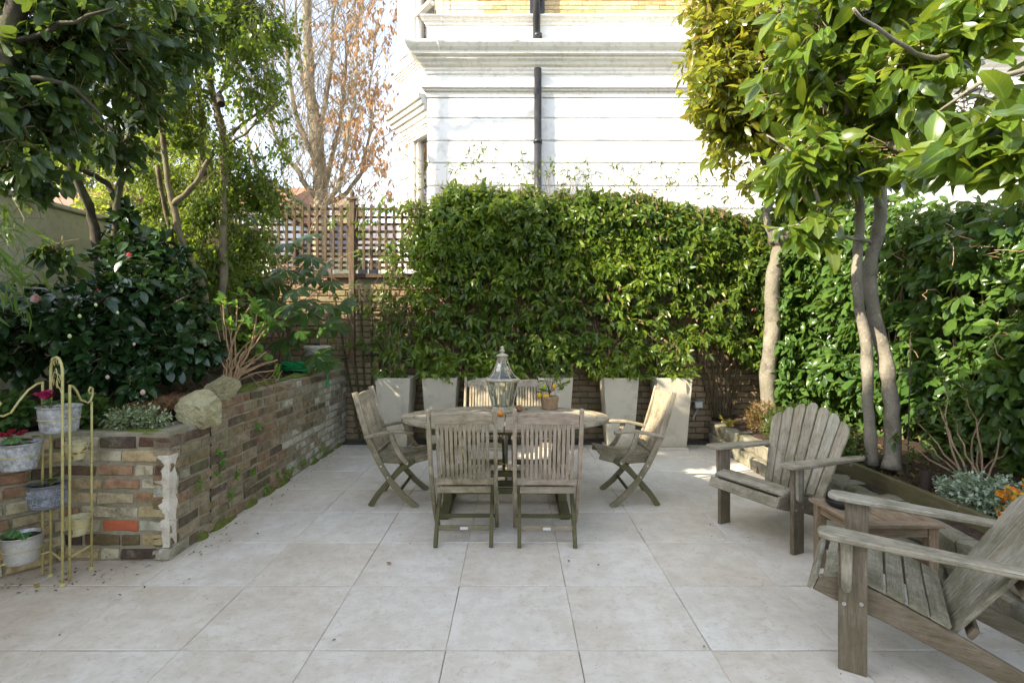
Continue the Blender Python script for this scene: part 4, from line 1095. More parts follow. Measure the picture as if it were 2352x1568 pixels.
# ------------------------------------------------------------------ tall planters
PX = [(-1.42, 'leftmost tall tapered planter, behind the left armchair'), (-.875, 'second tall tapered planter from the left, left of the far chairs'), (-.25, 'tall tapered planter half hidden behind the lantern'),
      (.49, 'tall tapered planter behind the little lemon tree'), (1.27, 'tall tapered planter catching a sun patch, left of the last one'), (1.90, 'rightmost tall tapered planter, beside the bare strip of brick wall')]
for x, l in PX:
    t = thing('tall_planter', l, 'planter', (x, 6.50, 0), R(rnd.uniform(-2, 2)), 'six tall square planters along the back wall')
    a, b, h = .152, .205, .86; r2 = math.sqrt(2)
    MB().lathe([(0, .035), (a*r2*.98, .035), (a*r2, .04), (b*r2, h-.005), (b*r2*.99, h), ((b-.022)*r2, h), ((b-.03)*r2, h-.05), (0, h-.06)], 4, rot=math.pi/4).build('body', M_planter, t)
    MB().lathe([(0, 0), ((a+.018)*r2, 0), ((a+.022)*r2, .028), ((a+.014)*r2, .032), (a*r2*.9, .034)], 4, rot=math.pi/4).build('tray', M_sill_metal, t)
    MB().lathe([((b-.028)*r2, h-.045), (b*.5, h-.03), (0, h-.03)], 4, rot=math.pi/4).build('soil', M_soil, t)

# ------------------------------------------------------------------ folding plant stand with pots
ps = thing('plant_stand', 'cream and rust painted iron folding plant stand with arch and scrolls', 'plant stand', (-2.66, 3.08, 0))
def pr(*p): return [Vector(q)-ps.location for q in p]
A1 = Vector((-2.715, 3.14, 0)); A2 = Vector((-2.545, 3.02, 0)); C1 = Vector((-2.745, 3.12, 0)); C0 = Vector((-2.845, 2.93, 0)); D1 = Vector((-2.50, 3.06, 0)); D2 = Vector((-2.50, 3.19, 0))
D1 = A2+Vector((.012, .035, 0)); D2 = Vector((-2.55, 3.235, 0))
top = []
for i in range(11):
    q = math.pi*i/10; c = (A1+A2)/2; e = (A1-A2)/2; top.append(c+e*math.cos(q)+Vector((0, 0, 1.195+.09*math.sin(q))))
MB().tube(pr(A1+Vector((0, 0, .01)), *top, A2+Vector((0, 0, .01))), .0075, 8).build('arch_frame', M_standm, ps, smooth=True)
def scroll(base, end, z0, z1, zl, flip=1):
    e = (end-base); pts = [base+Vector((0, 0, .02)), base+Vector((0, 0, z0-.01)), base+Vector((0, 0, z0))]
    MB().tube(pr(*pts), .007, 8).build('post', M_standm, ps, smooth=True)
    prof = [(0, z0-.005), (.12, z0-.01), (.3, z0-.04), (.5, z0-.10), (.66, zl+.015), (.82, zl), (.95, zl+.01), (1.05, zl+.045), (1.04, zl+.085), (.93, zl+.092), (.86, zl+.072), (.92, zl+.052), (.97, zl+.06)]
    MB().tube(pr(*[base+e*u+Vector((0, 0, z)) for u, z in prof]), .006, 6).build('scroll', M_standm, ps, smooth=True)
    MB().tube(pr(end+Vector((0, 0, .015)), end+Vector((0, 0, zl+.004))), .0065, 8).build('post', M_standm, ps, smooth=True)
scroll(C1, C0, 1.14, 0, .965); scroll(D1, D2, 1.13, 0, 1.005)
for p, q in ((C0, A1), (A1, A2), (D1, D2)): MB().tube(pr(p+Vector((0, 0, .145)), q+Vector((0, 0, .145))), .006, 6).build('tie_bar', M_standm, ps)
for p in (A1, A2, C0, D2): MB().lathe([(0, 0), (.016, 0), (.017, .006), (.008, .014), (.0, .014)], 10, tuple(p-ps.location)).build('foot', M_standm, ps)
# spray of leaves and a bird inside the arch
sp = MB(); bc = (A1+A2)/2-ps.location; e = (A2-A1).normalized()
def ap(u, z): return bc+e*u+Vector((0, 0, z))
sp.tube([ap(.10, 1.06), ap(.06, 1.11), ap(.0, 1.13), ap(.02, 1.18), ap(-.01, 1.22)], .0025, 5); sp.tube([ap(.10, 1.14), ap(.04, 1.19), ap(-.04, 1.20), ap(-.07, 1.16)], .0025, 5)
sp.build('vine', M_standm, ps)
lm = MB()
for u, z, a in ((-.03, 1.235, 2.2), (.0, 1.245, 1.6), (.03, 1.24, 1.1), (-.06, 1.17, -1.9), (-.04, 1.16, -1.7), (-.075, 1.185, 3.6), (.03, 1.17, -.8), (.05, 1.19, -.4)):
    o = [(0, 0), (.012, -.006), (.03, -.006), (.042, 0), (.03, .006), (.012, .006)]
    ux = e*math.cos(a)+Vector((0, 0, math.sin(a))); vx = e*-math.sin(a)+Vector((0, 0, math.cos(a))); wz = ux.cross(vx); og = ap(u, z)
    lm.prism(o, .002, Matrix(((ux.x, vx.x, wz.x, og.x), (ux.y, vx.y, wz.y, og.y), (ux.z, vx.z, wz.z, og.z), (0, 0, 0, 1))), .0005)
lm.build('metal_leaves', M_standm, ps)
bird = MB()
o = [(0, .02), (.012, .03), (.024, .022), (.032, .0), (.055, -.012), (.03, -.016), (.012, -.014), (.002, .0)]
bird.prism(o, .004, Matrix(((e.x, 0, e.y, ap(.0, 1.125).x), (e.y, 0, -e.x, ap(.0, 1.125).y), (0, 1, 0, ap(0, 1.125).z), (0, 0, 0, 1))), .001)
bird.build('bird', M_standm, ps)

M_swirl = rough_mat('worn_grey_tin', (.24, .25, .28), (.38, .39, .42), 30, rough=.45, bump=.2)
def pot(x, y, zt, r, h, mat, label, taper=.78, rim=.006, kind='pot', own=True, orn=False, soil=True):
    t = thing('metal_pot', label, 'plant pot', (x, y, zt-h))
    rb_ = r*taper; fl = None
    prof = [(0, .004), (rb_*.95, .0), (rb_, .006)]+[(rb_+(r-rb_)*i/8, .006+(h-.012)*i/8) for i in range(1, 9)]+[(r+rim, h-.004), (r+rim, h), (r-.001, h), (r-.003, h-.02), (rb_, h*.75)]
    MB().lathe(prof, 36).build('body', mat, t, smooth=True)
    if soil: MB().lathe([(r*.97, h-.02), (r*.5, h-.014), (0, h-.012)], 20).build('soil', M_soil, t)
    if orn:
        sw_ = MB()
        for k in range(190):
            q = rnd.uniform(0, 2*math.pi); z = rnd.uniform(.02, h-.025); rr = rnd.uniform(.008, .016); a0_ = rnd.uniform(0, 6); pts = []
            for m in range(9):
                a = a0_+m*.62; s_ = rr*(1-m*.08); R_ = rb_+(r-rb_)*z/h+.002
                pts.append((R_*math.cos(q+s_*math.cos(a)/R_), R_*math.sin(q+s_*math.cos(a)/R_), z+s_*math.sin(a)))
            sw_.tube(pts, .0017, 4)
        sw_.build('embossed_swirls', M_swirl, t, kind='stuff')
    # ring of the stand holding the pot
    MB().lathe([(rb_+(r-rb_)*.5+.002, h*.5-.003), (rb_+(r-rb_)*.5+.006, h*.5), (rb_+(r-rb_)*.5+.002, h*.5+.003)], 36).build('holder_ring', M_standm if not orn else M_ornate, t)
    return t
pots = [pot(-2.655, 3.13, 1.0, .104, .15, M_galv, 'topmost galvanised bucket of the stand, holding magenta cyclamen', .85),
        pot(-2.79, 3.02, .81, .104, .15, M_galv, 'galvanised bucket with dark red cyclamen, at the left frame edge'),
        pot(-2.70, 3.10, .555, .092, .135, M_ornate, 'dark grey tin pot embossed with swirls, in the middle of the stand', .92, orn=True),
        pot(-2.79, 3.04, .285, .096, .155, M_steel, 'lowest plain shiny steel bucket at bottom left', .8)]
pot(-2.565, 3.14, .785, .062, .10, M_rustpot, 'upper small flaking cream cone pot, empty, on the right wing of the stand', .66, soil=False)
pot(-2.565, 3.15, .345, .064, .105, M_rustpot, 'lower small rusty cream cone pot, empty, on the right wing of the stand', .70, soil=False)

# ------------------------------------------------------------------ small garden things
def spot(loc, d, L, r, label, stake=False):
    d = Vector(d).normalized(); q = d.to_track_quat('Z', 'Y'); t = thing('garden_spotlight', label, 'garden light', loc)
    M = q.to_matrix().to_4x4()
    MB().lathe([(0, 0), (r*.8, 0), (r, .01), (r, L), (r*.86, L), (r*.84, L-.03), (0, L-.035)], 20).build('housing', M_darkplastic, t, M, smooth=False)
    MB().tube([(0, 0, .0), tuple(-d*.05+Vector((0, 0, .0))), tuple(-d*.05+Vector((-.05, 0, -.03)))], .009, 6).build('bracket', M_black, t)
    return t
spot(W(505, 222, 4.75), (.25, -.35, -.5), .13, .032, 'dark tubular spotlight clamped to a slim trunk at upper left')
spot(W(1958, 380, 4.3), (-.7, -.3, -.35), .14, .032, 'dark tubular spotlight on the right-hand twin trunk, pointing left')
s3 = spot((2.86, 3.72, .33), (0, 0, 1), .13, .034, 'dark brown upright ground spotlight by the twin trunks')
fl = thing('floodlight', 'small grey floodlight fixed low on the back wall by the fan trellis', 'garden light', (2.37, 6.88, .42))
MB().box(-.05, .05, -.03, .03, 0, .09, .012).build('housing', M_greybox, fl); MB().box(-.038, .038, -.034, -.0305, .012, .078, .003).build('glass', M_plate, fl)
MB().tube([(0, .03, .04), (.02, .06, .0), (-.05, .06, -.15)], .012, 6).build('bracket', M_greybox, fl)
c = MB().tube(wob([(-2.35, 6.95, 1.02), (-1.9, 6.9, 1.10), (-1.5, 6.92, 1.06), (-1.1, 6.93, .98), (-.7, 6.93, .97)], .004), .011, 6).build('black_hose', M_rubber, smooth=True)
tag(c, 'thin black irrigation pipe sagging across the back wall', 'pipe')
c = MB().tube(wob([(-1.1, 6.9, .98), (-.95, 6.85, .80), (-1.1, 6.7, .70), (-1.2, 6.75, .62)], .006), .005, 6).build('black_cable', M_rubber); tag(c, 'loose black cable loop above the left planters', 'cable')
c = MB().tube(wob([(1.95, 6.9, .48), (2.15, 6.85, .54), (2.34, 6.88, .52), (2.2, 6.9, .36), (2.0, 6.9, .3)], .004), .007, 6).build('black_cable', M_rubber); tag(c, 'black cable running to the grey floodlight', 'cable')
tk = thing('white_container', 'white plastic garden container by the back wall, beside the green hose', 'container', (-2.42, 6.60, .93))
MB().lathe([(0, 0), (.13, 0), (.14, .01), (.155, .26), (.163, .27), (.163, .29), (.15, .30), (.04, .305), (.0, .305)], 28).build('body', M_white, tk, smooth=True)
MB().lathe([(0, .305), (.035, .306), (.035, .33), (0, .332)], 16).build('lid', M_black, tk)
pts = []
for i in range(90):
    a = i*.55; r_ = .11+.03*math.sin(i*.9); pts.append((-2.52+r_*math.cos(a)*1.35, 6.22+r_*math.sin(a)*.8, .955+.0011*i+.012*math.sin(i*1.7)))
pts += [(-2.3, 6.2, 1.04), (-2.2, 6.1, 1.0), (-2.10, 6.05, .97), (-2.105, 6.05, .85)]
hs_ = thing('garden_hose', 'coiled bright green garden hose on the end of the brick planter', 'hose', (-2.5, 6.2, .95))
MB().tube([Vector(p)-hs_.location for p in pts], .0095, 6).build('hose', M_hose, hs_, smooth=True)
arch = [(-2.72+.09*k*.25, 6.35-.02*k, .98+.17*math.sin(k/8*math.pi)) for k in range(9)]
MB().tube([Vector(p)-hs_.location for p in arch], .0095, 6).build('hose_loop', M_hose, hs_, smooth=True)
MB().tube([(.395, -.15, -.10), (.395, -.15, -.155)], .015, 10).build('connector', M_hose, hs_)
st2 = MB().tube([(2.94, 4.0, .3), (2.98, 4.02, 1.35)], .005, 6).build('rusty_stake', M_bark_dark); tag(st2, 'thin rusty metal stake in the right border beside the twin trunks', 'stake')
# ------------------------------------------------------------------ plants
T_nar = [leaf_tpl(((.3, .9), (.65, .8)), .17, .08, .25), leaf_tpl(((.25, .8), (.6, .9)), .20, .10, .45), leaf_tpl(((.3, .9), (.7, .7)), .15, .05, .1)]
T_ov = [leaf_tpl(((.12, .55), (.35, .98), (.62, .9), (.86, .45)), .25, .10, .2), leaf_tpl(((.12, .5), (.35, .95), (.62, .95), (.86, .5)), .26, .14, .4, wave=.012), leaf_tpl(((.12, .5), (.35, .9), (.62, 1.0), (.86, .55)), .24, .07, .08, wave=-.012)]
T_mag = [leaf_tpl(((.10, .45), (.32, .88), (.60, 1.0), (.84, .62)), .215, .12, .22), leaf_tpl(((.10, .4), (.32, .85), (.62, 1.0), (.86, .6)), .235, .16, .45, wave=.015), leaf_tpl(((.1, .45), (.35, .95), (.62, .95), (.85, .55)), .20, .05, .1, wave=-.01)]
T_rnd = [leaf_tpl(((.12, .8), (.4, 1.0), (.75, .8)), .36, .08, .15), leaf_tpl(((.12, .7), (.4, 1.0), (.75, .75)), .33, .12, .35)]
T_tiny = [leaf_tpl(((.5, 1.0),), .22, .08, .2), leaf_tpl(((.45, 1.0),), .28, .1, .4)]
LEAN = rng.normal

# --- back hedge of star jasmine
def interp(x, pts):
    xs = [p[0] for p in pts]; return np.interp(x, xs, [p[1] for p in pts])
hd = thing('climbing_hedge', 'dense evergreen star jasmine climber covering the middle and right of the back wall', 'hedge', (1.0, 6.75, .9))
def hedge_back(n):
    x = rng.uniform(-1.50, 3.55, n); z = rng.uniform(.78, 3.45, n)
    px = 1180+x/6.5*FPX
    zt = EYE+(752-interp(px, [(930, 500), (945, 470), (975, 445), (1020, 415), (1060, 402), (1130, 408), (1200, 428), (1265, 425), (1340, 418), (1420, 425), (1500, 440), (1570, 444), (1640, 466), (1740, 482), (1860, 490)]))/FPX*6.5
    zt = zt+.15*np.array([mnoise.noise(Vector((a*2.1, 0, 3)))+.8*mnoise.noise(Vector((a*9, b*4, 3))) for a, b in zip(x, z)])
    zbm = np.interp(x, [-1.5, -1.2, -.9, .2, .6, .9, 1.3, 2.0, 2.15, 2.4, 3.0, 3.6], [1.6, 1.0, .86, .86, .95, .88, .84, .90, 1.1, 1.35, 1.0, .6])
    zbm = zbm+.12*np.array([mnoise.noise(Vector((a*4, 9, 3))) for a in x])
    xl = np.interp(z, [.8, 1.2, 1.8, 2.4, 2.8, 3.2], [-1.05, -1.12, -1.30, -1.28, -1.18, -.95])
    ok = (z < zt) & (z > zbm) & (x > xl+.32*np.array([mnoise.noise(Vector((0, a*3, 3))) for a in z]))
    bump = np.array([mnoise.noise(Vector((a*1.9, b*1.9, 0)))+.9*mnoise.noise(Vector((a*5, b*5, 4))) for a, b in zip(x, z)])
    # thin patches where the stems and wall show
    thin = np.array([mnoise.noise(Vector((a*2.6+7, b*3.2, 0))) for a, b in zip(x, z)])-np.clip((1.55-z)*.35, 0, .3)
    ok &= (thin > -.36) | (rng.random(n) < .35) | (z > 2.05)
    gap = np.array([mnoise.noise(Vector((a*8, b*8, 11))) for a, b in zip(x, z)]); ok &= (gap > -.03) | (z > 2.15)
    edge = np.clip((zt-z)/.35, 0, 1)**.6
    dep = rng.random(n)**1.3*.42
    y = 6.90-.06-(.38+.16*bump)*edge*.9+dep*.8
    y = np.minimum(y, 6.92)
    return np.stack([x, y, z], 1)[ok], (y[ok]), edge[ok]
C, yy, ed = hedge_back(15000)
ax = np.stack([rng.normal(0, .5, len(C)), -1+rng.normal(0, .35, len(C)), rng.normal(-.05, .5, len(C))+(1-ed)*.9], 1)
P, D, N_, Sz = sprays(C, ax, 6, .078, .06, .85, .4, (0, -.75, .65), .5, .4)
nb2 = 3600; xb = rng.uniform(-1.25, 3.55, nb2); zb2 = rng.uniform(2.0, 3.3, nb2); zt2 = EYE+(752-interp(1180+xb/6.5*FPX, [(930, 500), (975, 455), (1060, 412), (1200, 436), (1420, 433), (1570, 452), (1640, 474), (1860, 500)]))/FPX*6.5
k = (zb2 < zt2) & (xb > -1.2+(2.6-zb2)*.1); B = np.stack([xb, rng.uniform(6.72, 7.2, nb2), zb2], 1)[k]
Pb, Db, Nb, Sb = sprays(B, rng.normal(0, .6, B.shape)+[0, -.4, 0], 7, .085, .08, 1.0, .3, (0, -.8, .5), .4)
P = np.concatenate([P, Pb]); D = np.concatenate([D, Db]); N_ = np.concatenate([N_, Nb]); Sz = np.concatenate([Sz, Sb])
yel = np.array([mnoise.noise(Vector((p[0]*1.1, p[2]*1.1, 7)))+.5*mnoise.noise(Vector((p[0]*5, p[2]*5, 7))) for p in P])+np.clip((1.6-P[:, 2])*.5, -.1, .5)-np.clip(P[:, 0]-.8, -.6, 1)*.15+rng.normal(0, .12, len(P)) > .22
foliage(hd, T_nar, L_jasmine, P[~yel], D[~yel], N_[~yel], Sz[~yel], 210, wide=rng.uniform(.85, 1.25, (~yel).sum()))
foliage(hd, T_nar, L_jasmine_y, P[yel], D[yel], N_[yel], Sz[yel], 90)
mb = MB()
for i in range(150):       # woody stems inside the climber
    x = rnd.uniform(-1.2, 3.3); z0 = rnd.uniform(.8, 1.6); zz = z0+rnd.uniform(.4, 1.3); x2 = x+rnd.gauss(0, .25)
    q = wob([(x-1, 6.86-6.75, z0-.9), ((x+x2)/2-1+rnd.gauss(0, .05), 6.80-6.75, (z0+zz)/2-.9), (x2-1, 6.86-6.75, zz-.9)], .012, 4)
    mb.tube(q, lerp_r(.009, .004, len(q)), 5, False)
for x, l in PX:
    for k in range(5):
        q = wob([(x-1+rnd.uniform(-.1, .1), -.25, -.08), (x-1+rnd.uniform(-.2, .2), -.02, .4), (x-1+rnd.uniform(-.4, .4), .09, 1.1)], .012, 4); mb.tube(q, lerp_r(.012, .005, len(q)), 5, False)
mb.build('stems', M_twig, hd, kind='stuff')
mb = MB(); Ct = []; At = []
for i in range(120):       # loose shoots above the top
    x = rnd.uniform(-1.3, 3.2); z = EYE+(752-float(interp(1180+x/6.5*FPX, [(930, 480), (1060, 408), (1200, 430), (1420, 430), (1640, 470), (1740, 485)])))/FPX*6.5
    h = rnd.uniform(.08, .40)*(1.3 if x < 0 else 1); dx = rnd.gauss(0, .22); y = rnd.uniform(6.45, 6.8)
    q = wob([(x, y, z-.1), (x+dx*.4, y, z+h*.6), (x+dx, y+rnd.gauss(0, .08), z+h)], .01, 4)
    mb.tube([p-hd.location for p in q], lerp_r(.0035, .0012, len(q)), 4, False)
    for p, p2 in zip(q[4:], q[5:]): Ct.append(p2); At.append(p2-p)
mb.build('loose_shoots', M_twig, hd, kind='stuff')
P, D, N_, Sz = sprays(np.array(Ct), np.array(At), 2, .05, .02, .9, .1)
foliage(hd, T_nar, L_jasmine, P, D, N_, Sz, 0, mass='tip_leaves')
dl = rng.uniform(-1.2, 3.4, 300); D_ = np.stack([dl, rng.uniform(6.4, 6.6, 300), rng.uniform(1.0, 3.0, 300)], 1)
P, D, N_, Sz = sprays(D_, rng.normal(0, .5, D_.shape)+[0, -.5, -.5], 1, .06, .0, .9, .5, (0, -1, .2), .6); foliage(hd, T_nar, L_dead, P, D, N_, Sz, 0, mass='dead_leaves')
# loose strand left of the hedge
vs_ = thing('jasmine_strand', 'thin jasmine strands hanging left of the main hedge over the fan trellis', 'climber', (-1.45, 6.85, .9))
cs = []; mb = MB()
for k in range(8):
    x = -1.30-.05*k+rnd.gauss(0, .04); q = wob([(x, 6.78, 1.95-.10*k+rnd.uniform(-.2, .2)), (x-.05, 6.74, 1.5), (x+rnd.gauss(0, .1), 6.75, .95+rnd.uniform(0, .3))], .02, 6)
    mb.tube([p-vs_.location for p in q], .004, 4, False); cs += q
mb.build('stems', M_twig, vs_, kind='stuff')
cs = np.array(cs); cs = cs[rng.random(len(cs)) < .75]
P, D, N_, Sz = sprays(cs, rng.normal(0, .6, cs.shape)+[0, -1, -.3], 6, .075, .05, .9, .3, (0, -.7, .6))
foliage(vs_, T_nar, L_jasmine, P, D, N_, Sz, 280)
n_ = 420; u_ = rng.exponential(.28, n_); z_ = rng.uniform(1.0, 3.05, n_); F_ = np.stack([-1.15-u_*np.where(z_ > 2.3, .9, 1.2), rng.uniform(6.6, 6.85, n_), z_], 1)
F_ = F_[(F_[:, 0] > -2.3)]; F_ = F_[clump(F_, 3.5, -.12)]
P, D, N_, Sz = sprays(F_, rng.normal(0, .6, F_.shape)+[-.2, -.8, -.2], 6, .075, .07, .85, .35, (0, -.7, .6))
foliage(hd, T_nar, L_jasmine, P, D, N_, Sz, 0, mass='fringe_leaves'); twigs(hd, F_, rng.normal(0, .5, F_.shape)+[0, -.3, -.6], .25, .003, M_twig, 'fringe_stems')
# shoots spilling over each planter
for i, (x, l) in enumerate(PX):
    t = thing('planter_climber', 'jasmine growing out of the ' + l.split(',')[0], 'climber', (x, 6.5, .83), group='climbers planted in the tall planters')
    n = [60, 75, 60, 30, 85, 70][i]
    cc = np.stack([x+rng.normal(0, .15, n), 6.42+rng.normal(0, .10, n), .86+np.abs(rng.normal(0, .22, n))], 1)
    P, D, N_, Sz = sprays(cc, np.stack([rng.normal(0, .6, n), rng.normal(-.8, .3, n), rng.normal(.1, .5, n)], 1), 5, .072, .05, .85, .3, (0, -.7, .6))
    foliage(t, T_nar, L_jasmine_y if i in (1, 2, 4) else L_jasmine, P, D, N_, Sz, 120)
    mb = MB()
    for k in range(6):
        q = wob([(rnd.uniform(-.08, .08), 0, 0), (rnd.gauss(0, .08), .05, .25), (rnd.gauss(0, .15), .2, .6)], .01, 4); mb.tube(q, lerp_r(.008, .003, len(q)), 5, False)
    mb.build('stems', M_twig, t, kind='stuff')

# --- right hedge
hr = thing('broadleaf_hedge', 'tall glossy broadleaf hedge along the right side of the garden', 'hedge', (3.7, 4.4, .3))
def hedge_right(n):
    y = rng.uniform(1.3, 6.75, n); z = rng.uniform(.32, 2.95, n)
    zt = np.interp(y, [1.3, 3.0, 4.2, 5.2, 6.0, 7], [2.42, 2.38, 2.50, 2.62, 2.95, 3.05])+.08*np.array([mnoise.noise(Vector((a*2.2, 5, 3))) for a in y])
    bump = np.array([mnoise.noise(Vector((a*1.7, b*1.7, 2)))+.5*mnoise.noise(Vector((a*4.5, b*4.5, 6))) for a, b in zip(y, z)])
    gap = np.array([mnoise.noise(Vector((a*6, b*6, 21))) for a, b in zip(y, z)]); ok = (z < zt) & (gap > -.13)
    edge = np.clip((zt-z)/.3, 0, 1)**.6; foot = np.clip((z-.3)/.5, .35, 1)
    x = 3.98-(.46+.16*bump+np.clip(y-5.2, 0, 1)*.25)*edge*foot+rng.random(n)**1.2*.42
    return np.stack([x, y, z], 1)[ok], edge[ok]
C, ed = hedge_right(11000)
C = C[(C[:, 2] < 9)]
n_ = 700; C = np.concatenate([C, np.stack([rng.uniform(3.05, 3.6, n_), rng.uniform(6.1, 6.6, n_), rng.uniform(.4, 2.95, n_)], 1)])
ed = np.ones(len(C))
ax = np.stack([-1+rng.normal(0, .35, len(C)), -.25+rng.normal(0, .5, len(C)), rng.normal(0, .45, len(C))], 1)
P, D, N_, Sz = sprays(C, ax, 5, .098, .08, .8, .35, (-.65, -.25, .75), .45)
foliage(hr, T_ov, L_laurel, P, D, N_, Sz, 300, wide=rng.uniform(.75, 1.0, len(P)))
mb = MB()
for i in range(90):
    y = rnd.uniform(1.6, 6.6); q = wob([(3.9, y, .3), (3.75, y+rnd.gauss(0, .15), 1.2), (3.65, y+rnd.gauss(0, .3), 2.2)], .02, 4)
    mb.tube([p-hr.location for p in q], lerp_r(.012, .004, len(q)), 5, False)
mb.build('stems', M_twig, hr, kind='stuff')
mb = MB()
for i in range(26):
    y = rnd.uniform(2, 5); z = rnd.uniform(.9, 2.4); q = wob([(3.6, y, z), (3.35, y-.15, z+rnd.uniform(-.05, .2)), (3.2+rnd.gauss(0, .1), y-.35, z+rnd.uniform(-.3, .3))], .02, 4)
    mb.tube([p-hr.location for p in q], .0025, 4, False)
mb.build('loose_shoots', M_cane, hr, kind='stuff')

# --- magnolia 1 (knobbly trunk)
m1 = thing('evergreen_magnolia', 'evergreen magnolia with one stout knobbly trunk and bronze-green crown against the white house', 'tree', (3.02, 6.3, .3), group='evergreen magnolias over the right border')
limb(m1, [(3.02, 6.3, .28), (3.0, 6.32, .9), (3.05, 6.3, 1.5), (3.03, 6.28, 1.95), (3.12, 6.3, 2.35), (3.20, 6.3, 2.62)], .088, .078, M_bark_grey, 'trunk', .004, 6, 16, 2)
MB().lathe([(0, -.12), (.12, -.08), (.155, 0), (.14, .08), (.07, .12), (0, .13)], 12, (.13, 0, 2.2), flute=lambda q, i: 1+.18*math.sin(q*3+i)).build('trunk_burl', M_bark_grey, m1, smooth=True)
for pts, r0, r1 in (([(3.06, 6.28, 2.45), (2.95, 6.25, 2.72), (2.98, 6.2, 3.1), (2.75, 6.1, 3.7), (2.6, 6.0, 4.5)], .045, .018), ([(3.22, 6.3, 2.6), (3.26, 6.2, 3.1), (3.35, 6.1, 3.8), (3.2, 6.0, 4.8)], .06, .02),
                    ([(3.2, 6.3, 2.55), (3.5, 6.2, 3.0), (3.8, 6.0, 3.8), (3.9, 5.9, 4.6)], .05, .015), ([(3.3, 6.1, 3.6), (2.9, 5.8, 4.1), (2.5, 5.7, 4.6)], .03, .01), ([(3.2, 6.0, 3.4), (2.7, 5.7, 3.5), (2.35, 5.6, 3.7)], .025, .008)):
    limb(m1, pts, r0, r1, M_bark_grey, 'branch', .01, 4, 8)
bl = [(W(1690, 150, 5.9), (.62, .6, .75), 3), (W(1640, 60, 5.9), (.45, .5, .6), 1.5), (W(1700, 290, 5.9), (.50, .5, .55), 2.2), (W(1770, 60, 5.8), (.7, .6, .8), 3), (W(1800, 260, 5.8), (.5, .5, .6), 2), (W(1730, -60, 5.9), (.9, .7, .7), 3), (W(1650, 190, 5.7), (.36, .4, .5), 1.5), (W(1720, 400, 5.9), (.34, .35, .28), .6), (W(1860, 130, 5.9), (.6, .6, .8), 2)]
C, A, _ = in_blobs(bl, 1900, .5); k = clump(C, 2.6, -.18); C, A = C[k], A[k]
P, D, N_, Sz = sprays(C, A+rng.normal(0, .5, C.shape)+[0, -.2, .25], 7, .112, .12, .9, .2, (0, -.3, .9), .65)
foliage(m1, T_mag, L_magnolia_far, P, D, N_, Sz, 300, wide=rng.uniform(.75, 1.05, len(P)))
twigs(m1, C, A, .3, .005, M_twig)

# --- magnolia 2 (twin trunks)
m2 = thing('evergreen_magnolia', 'evergreen magnolia with two slender lichen-spotted trunks and big glossy leaves filling the upper right', 'tree', (2.88, 4.25, .3), group='evergreen magnolias over the right border')
limb(m2, [W(2003, 1066, 4.25), W(1995, 950, 4.25), W(1990, 800, 4.25), W(1968, 650, 4.25), W(1975, 500, 4.25), W(1970, 400, 4.2), W(1950, 280, 4.1)], .044, .031, M_bark_grey, 'trunk', .003, 5, 12, 4)
limb(m2, [W(2048, 1078, 4.15), W(2050, 980, 4.2), W(2038, 850, 4.25), W(2005, 700, 4.3), W(2000, 600, 4.3), W(2022, 500, 4.3), W(2025, 380, 4.3), W(2045, 200, 4.2), W(2060, 40, 4.2)], .058, .038, M_bark_grey, 'trunk', .003, 5, 12, 4)
for pts, r0, r1 in (([W(2022, 480, 4.3), W(1980, 380, 4.2), W(1900, 260, 4.1), W(1850, 150, 4.0)], .03, .01), ([W(2045, 200, 4.2), W(2120, 110, 3.9), W(2230, 70, 3.5), W(2400, 40, 3.1)], .035, .018), ([W(1955, 290, 4.1), W(1930, 150, 4), W(1900, 40, 3.9)], .03, .01),
                    ([W(2230, 70, 3.5), W(2170, 130, 3.3), W(2080, 110, 3.2), W(1960, 20, 3.0)], .022, .008), ([W(2040, 330, 3.9), W(2150, 370, 3.2), W(2280, 380, 2.9), W(2400, 390, 2.8)], .026, .014), ([W(2400, 150, 3.0), W(2250, 190, 3.1), W(2150, 260, 3.3)], .018, .006), ([W(2000, 560, 4.3), W(1940, 540, 4.0), W(1900, 500, 3.9)], .015, .007), ([W(1880, 470, 3.9), W(1850, 380, 3.9), W(1760, 310, 4.0)], .014, .006)):
    limb(m2, pts, r0, r1, M_bark_grey, 'branch', .008, 4, 8)
bl = [(W(1900, 200, 4.1), (.55, .5, .6), 3), (W(1980, 80, 4.0), (.6, .5, .55), 3), (W(1850, 360, 4.0), (.36, .35, .30), 1.6), (W(2050, 260, 3.9), (.42, .4, .35), 2), (W(2150, 130, 3.5), (.45, .4, .45), 2.2), (W(2280, 40, 3.3), (.42, .4, .35), 1.8), (W(2230, 230, 3.4), (.30, .3, .22), 1.1), (W(1880, 30, 3.9), (.5, .5, .5), 2), (W(1960, 350, 3.9), (.28, .3, .22), .8), (W(2080, -60, 3.8), (.8, .6, .5), 2), (W(1840, 410, 4.2), (.26, .3, .16), .8), (W(1930, 410, 4.1), (.24, .3, .14), .6), (W(2060, 370, 3.8), (.2, .25, .14), .5)]
C, A, _ = in_blobs(bl, 680, .5); k = clump(C, 3.0, -.25); C, A = C[k], A[k]
px_ = 1180+C[:, 0]/C[:, 1]*FPX; py_ = 752-(C[:, 2]-EYE)/C[:, 1]*FPX
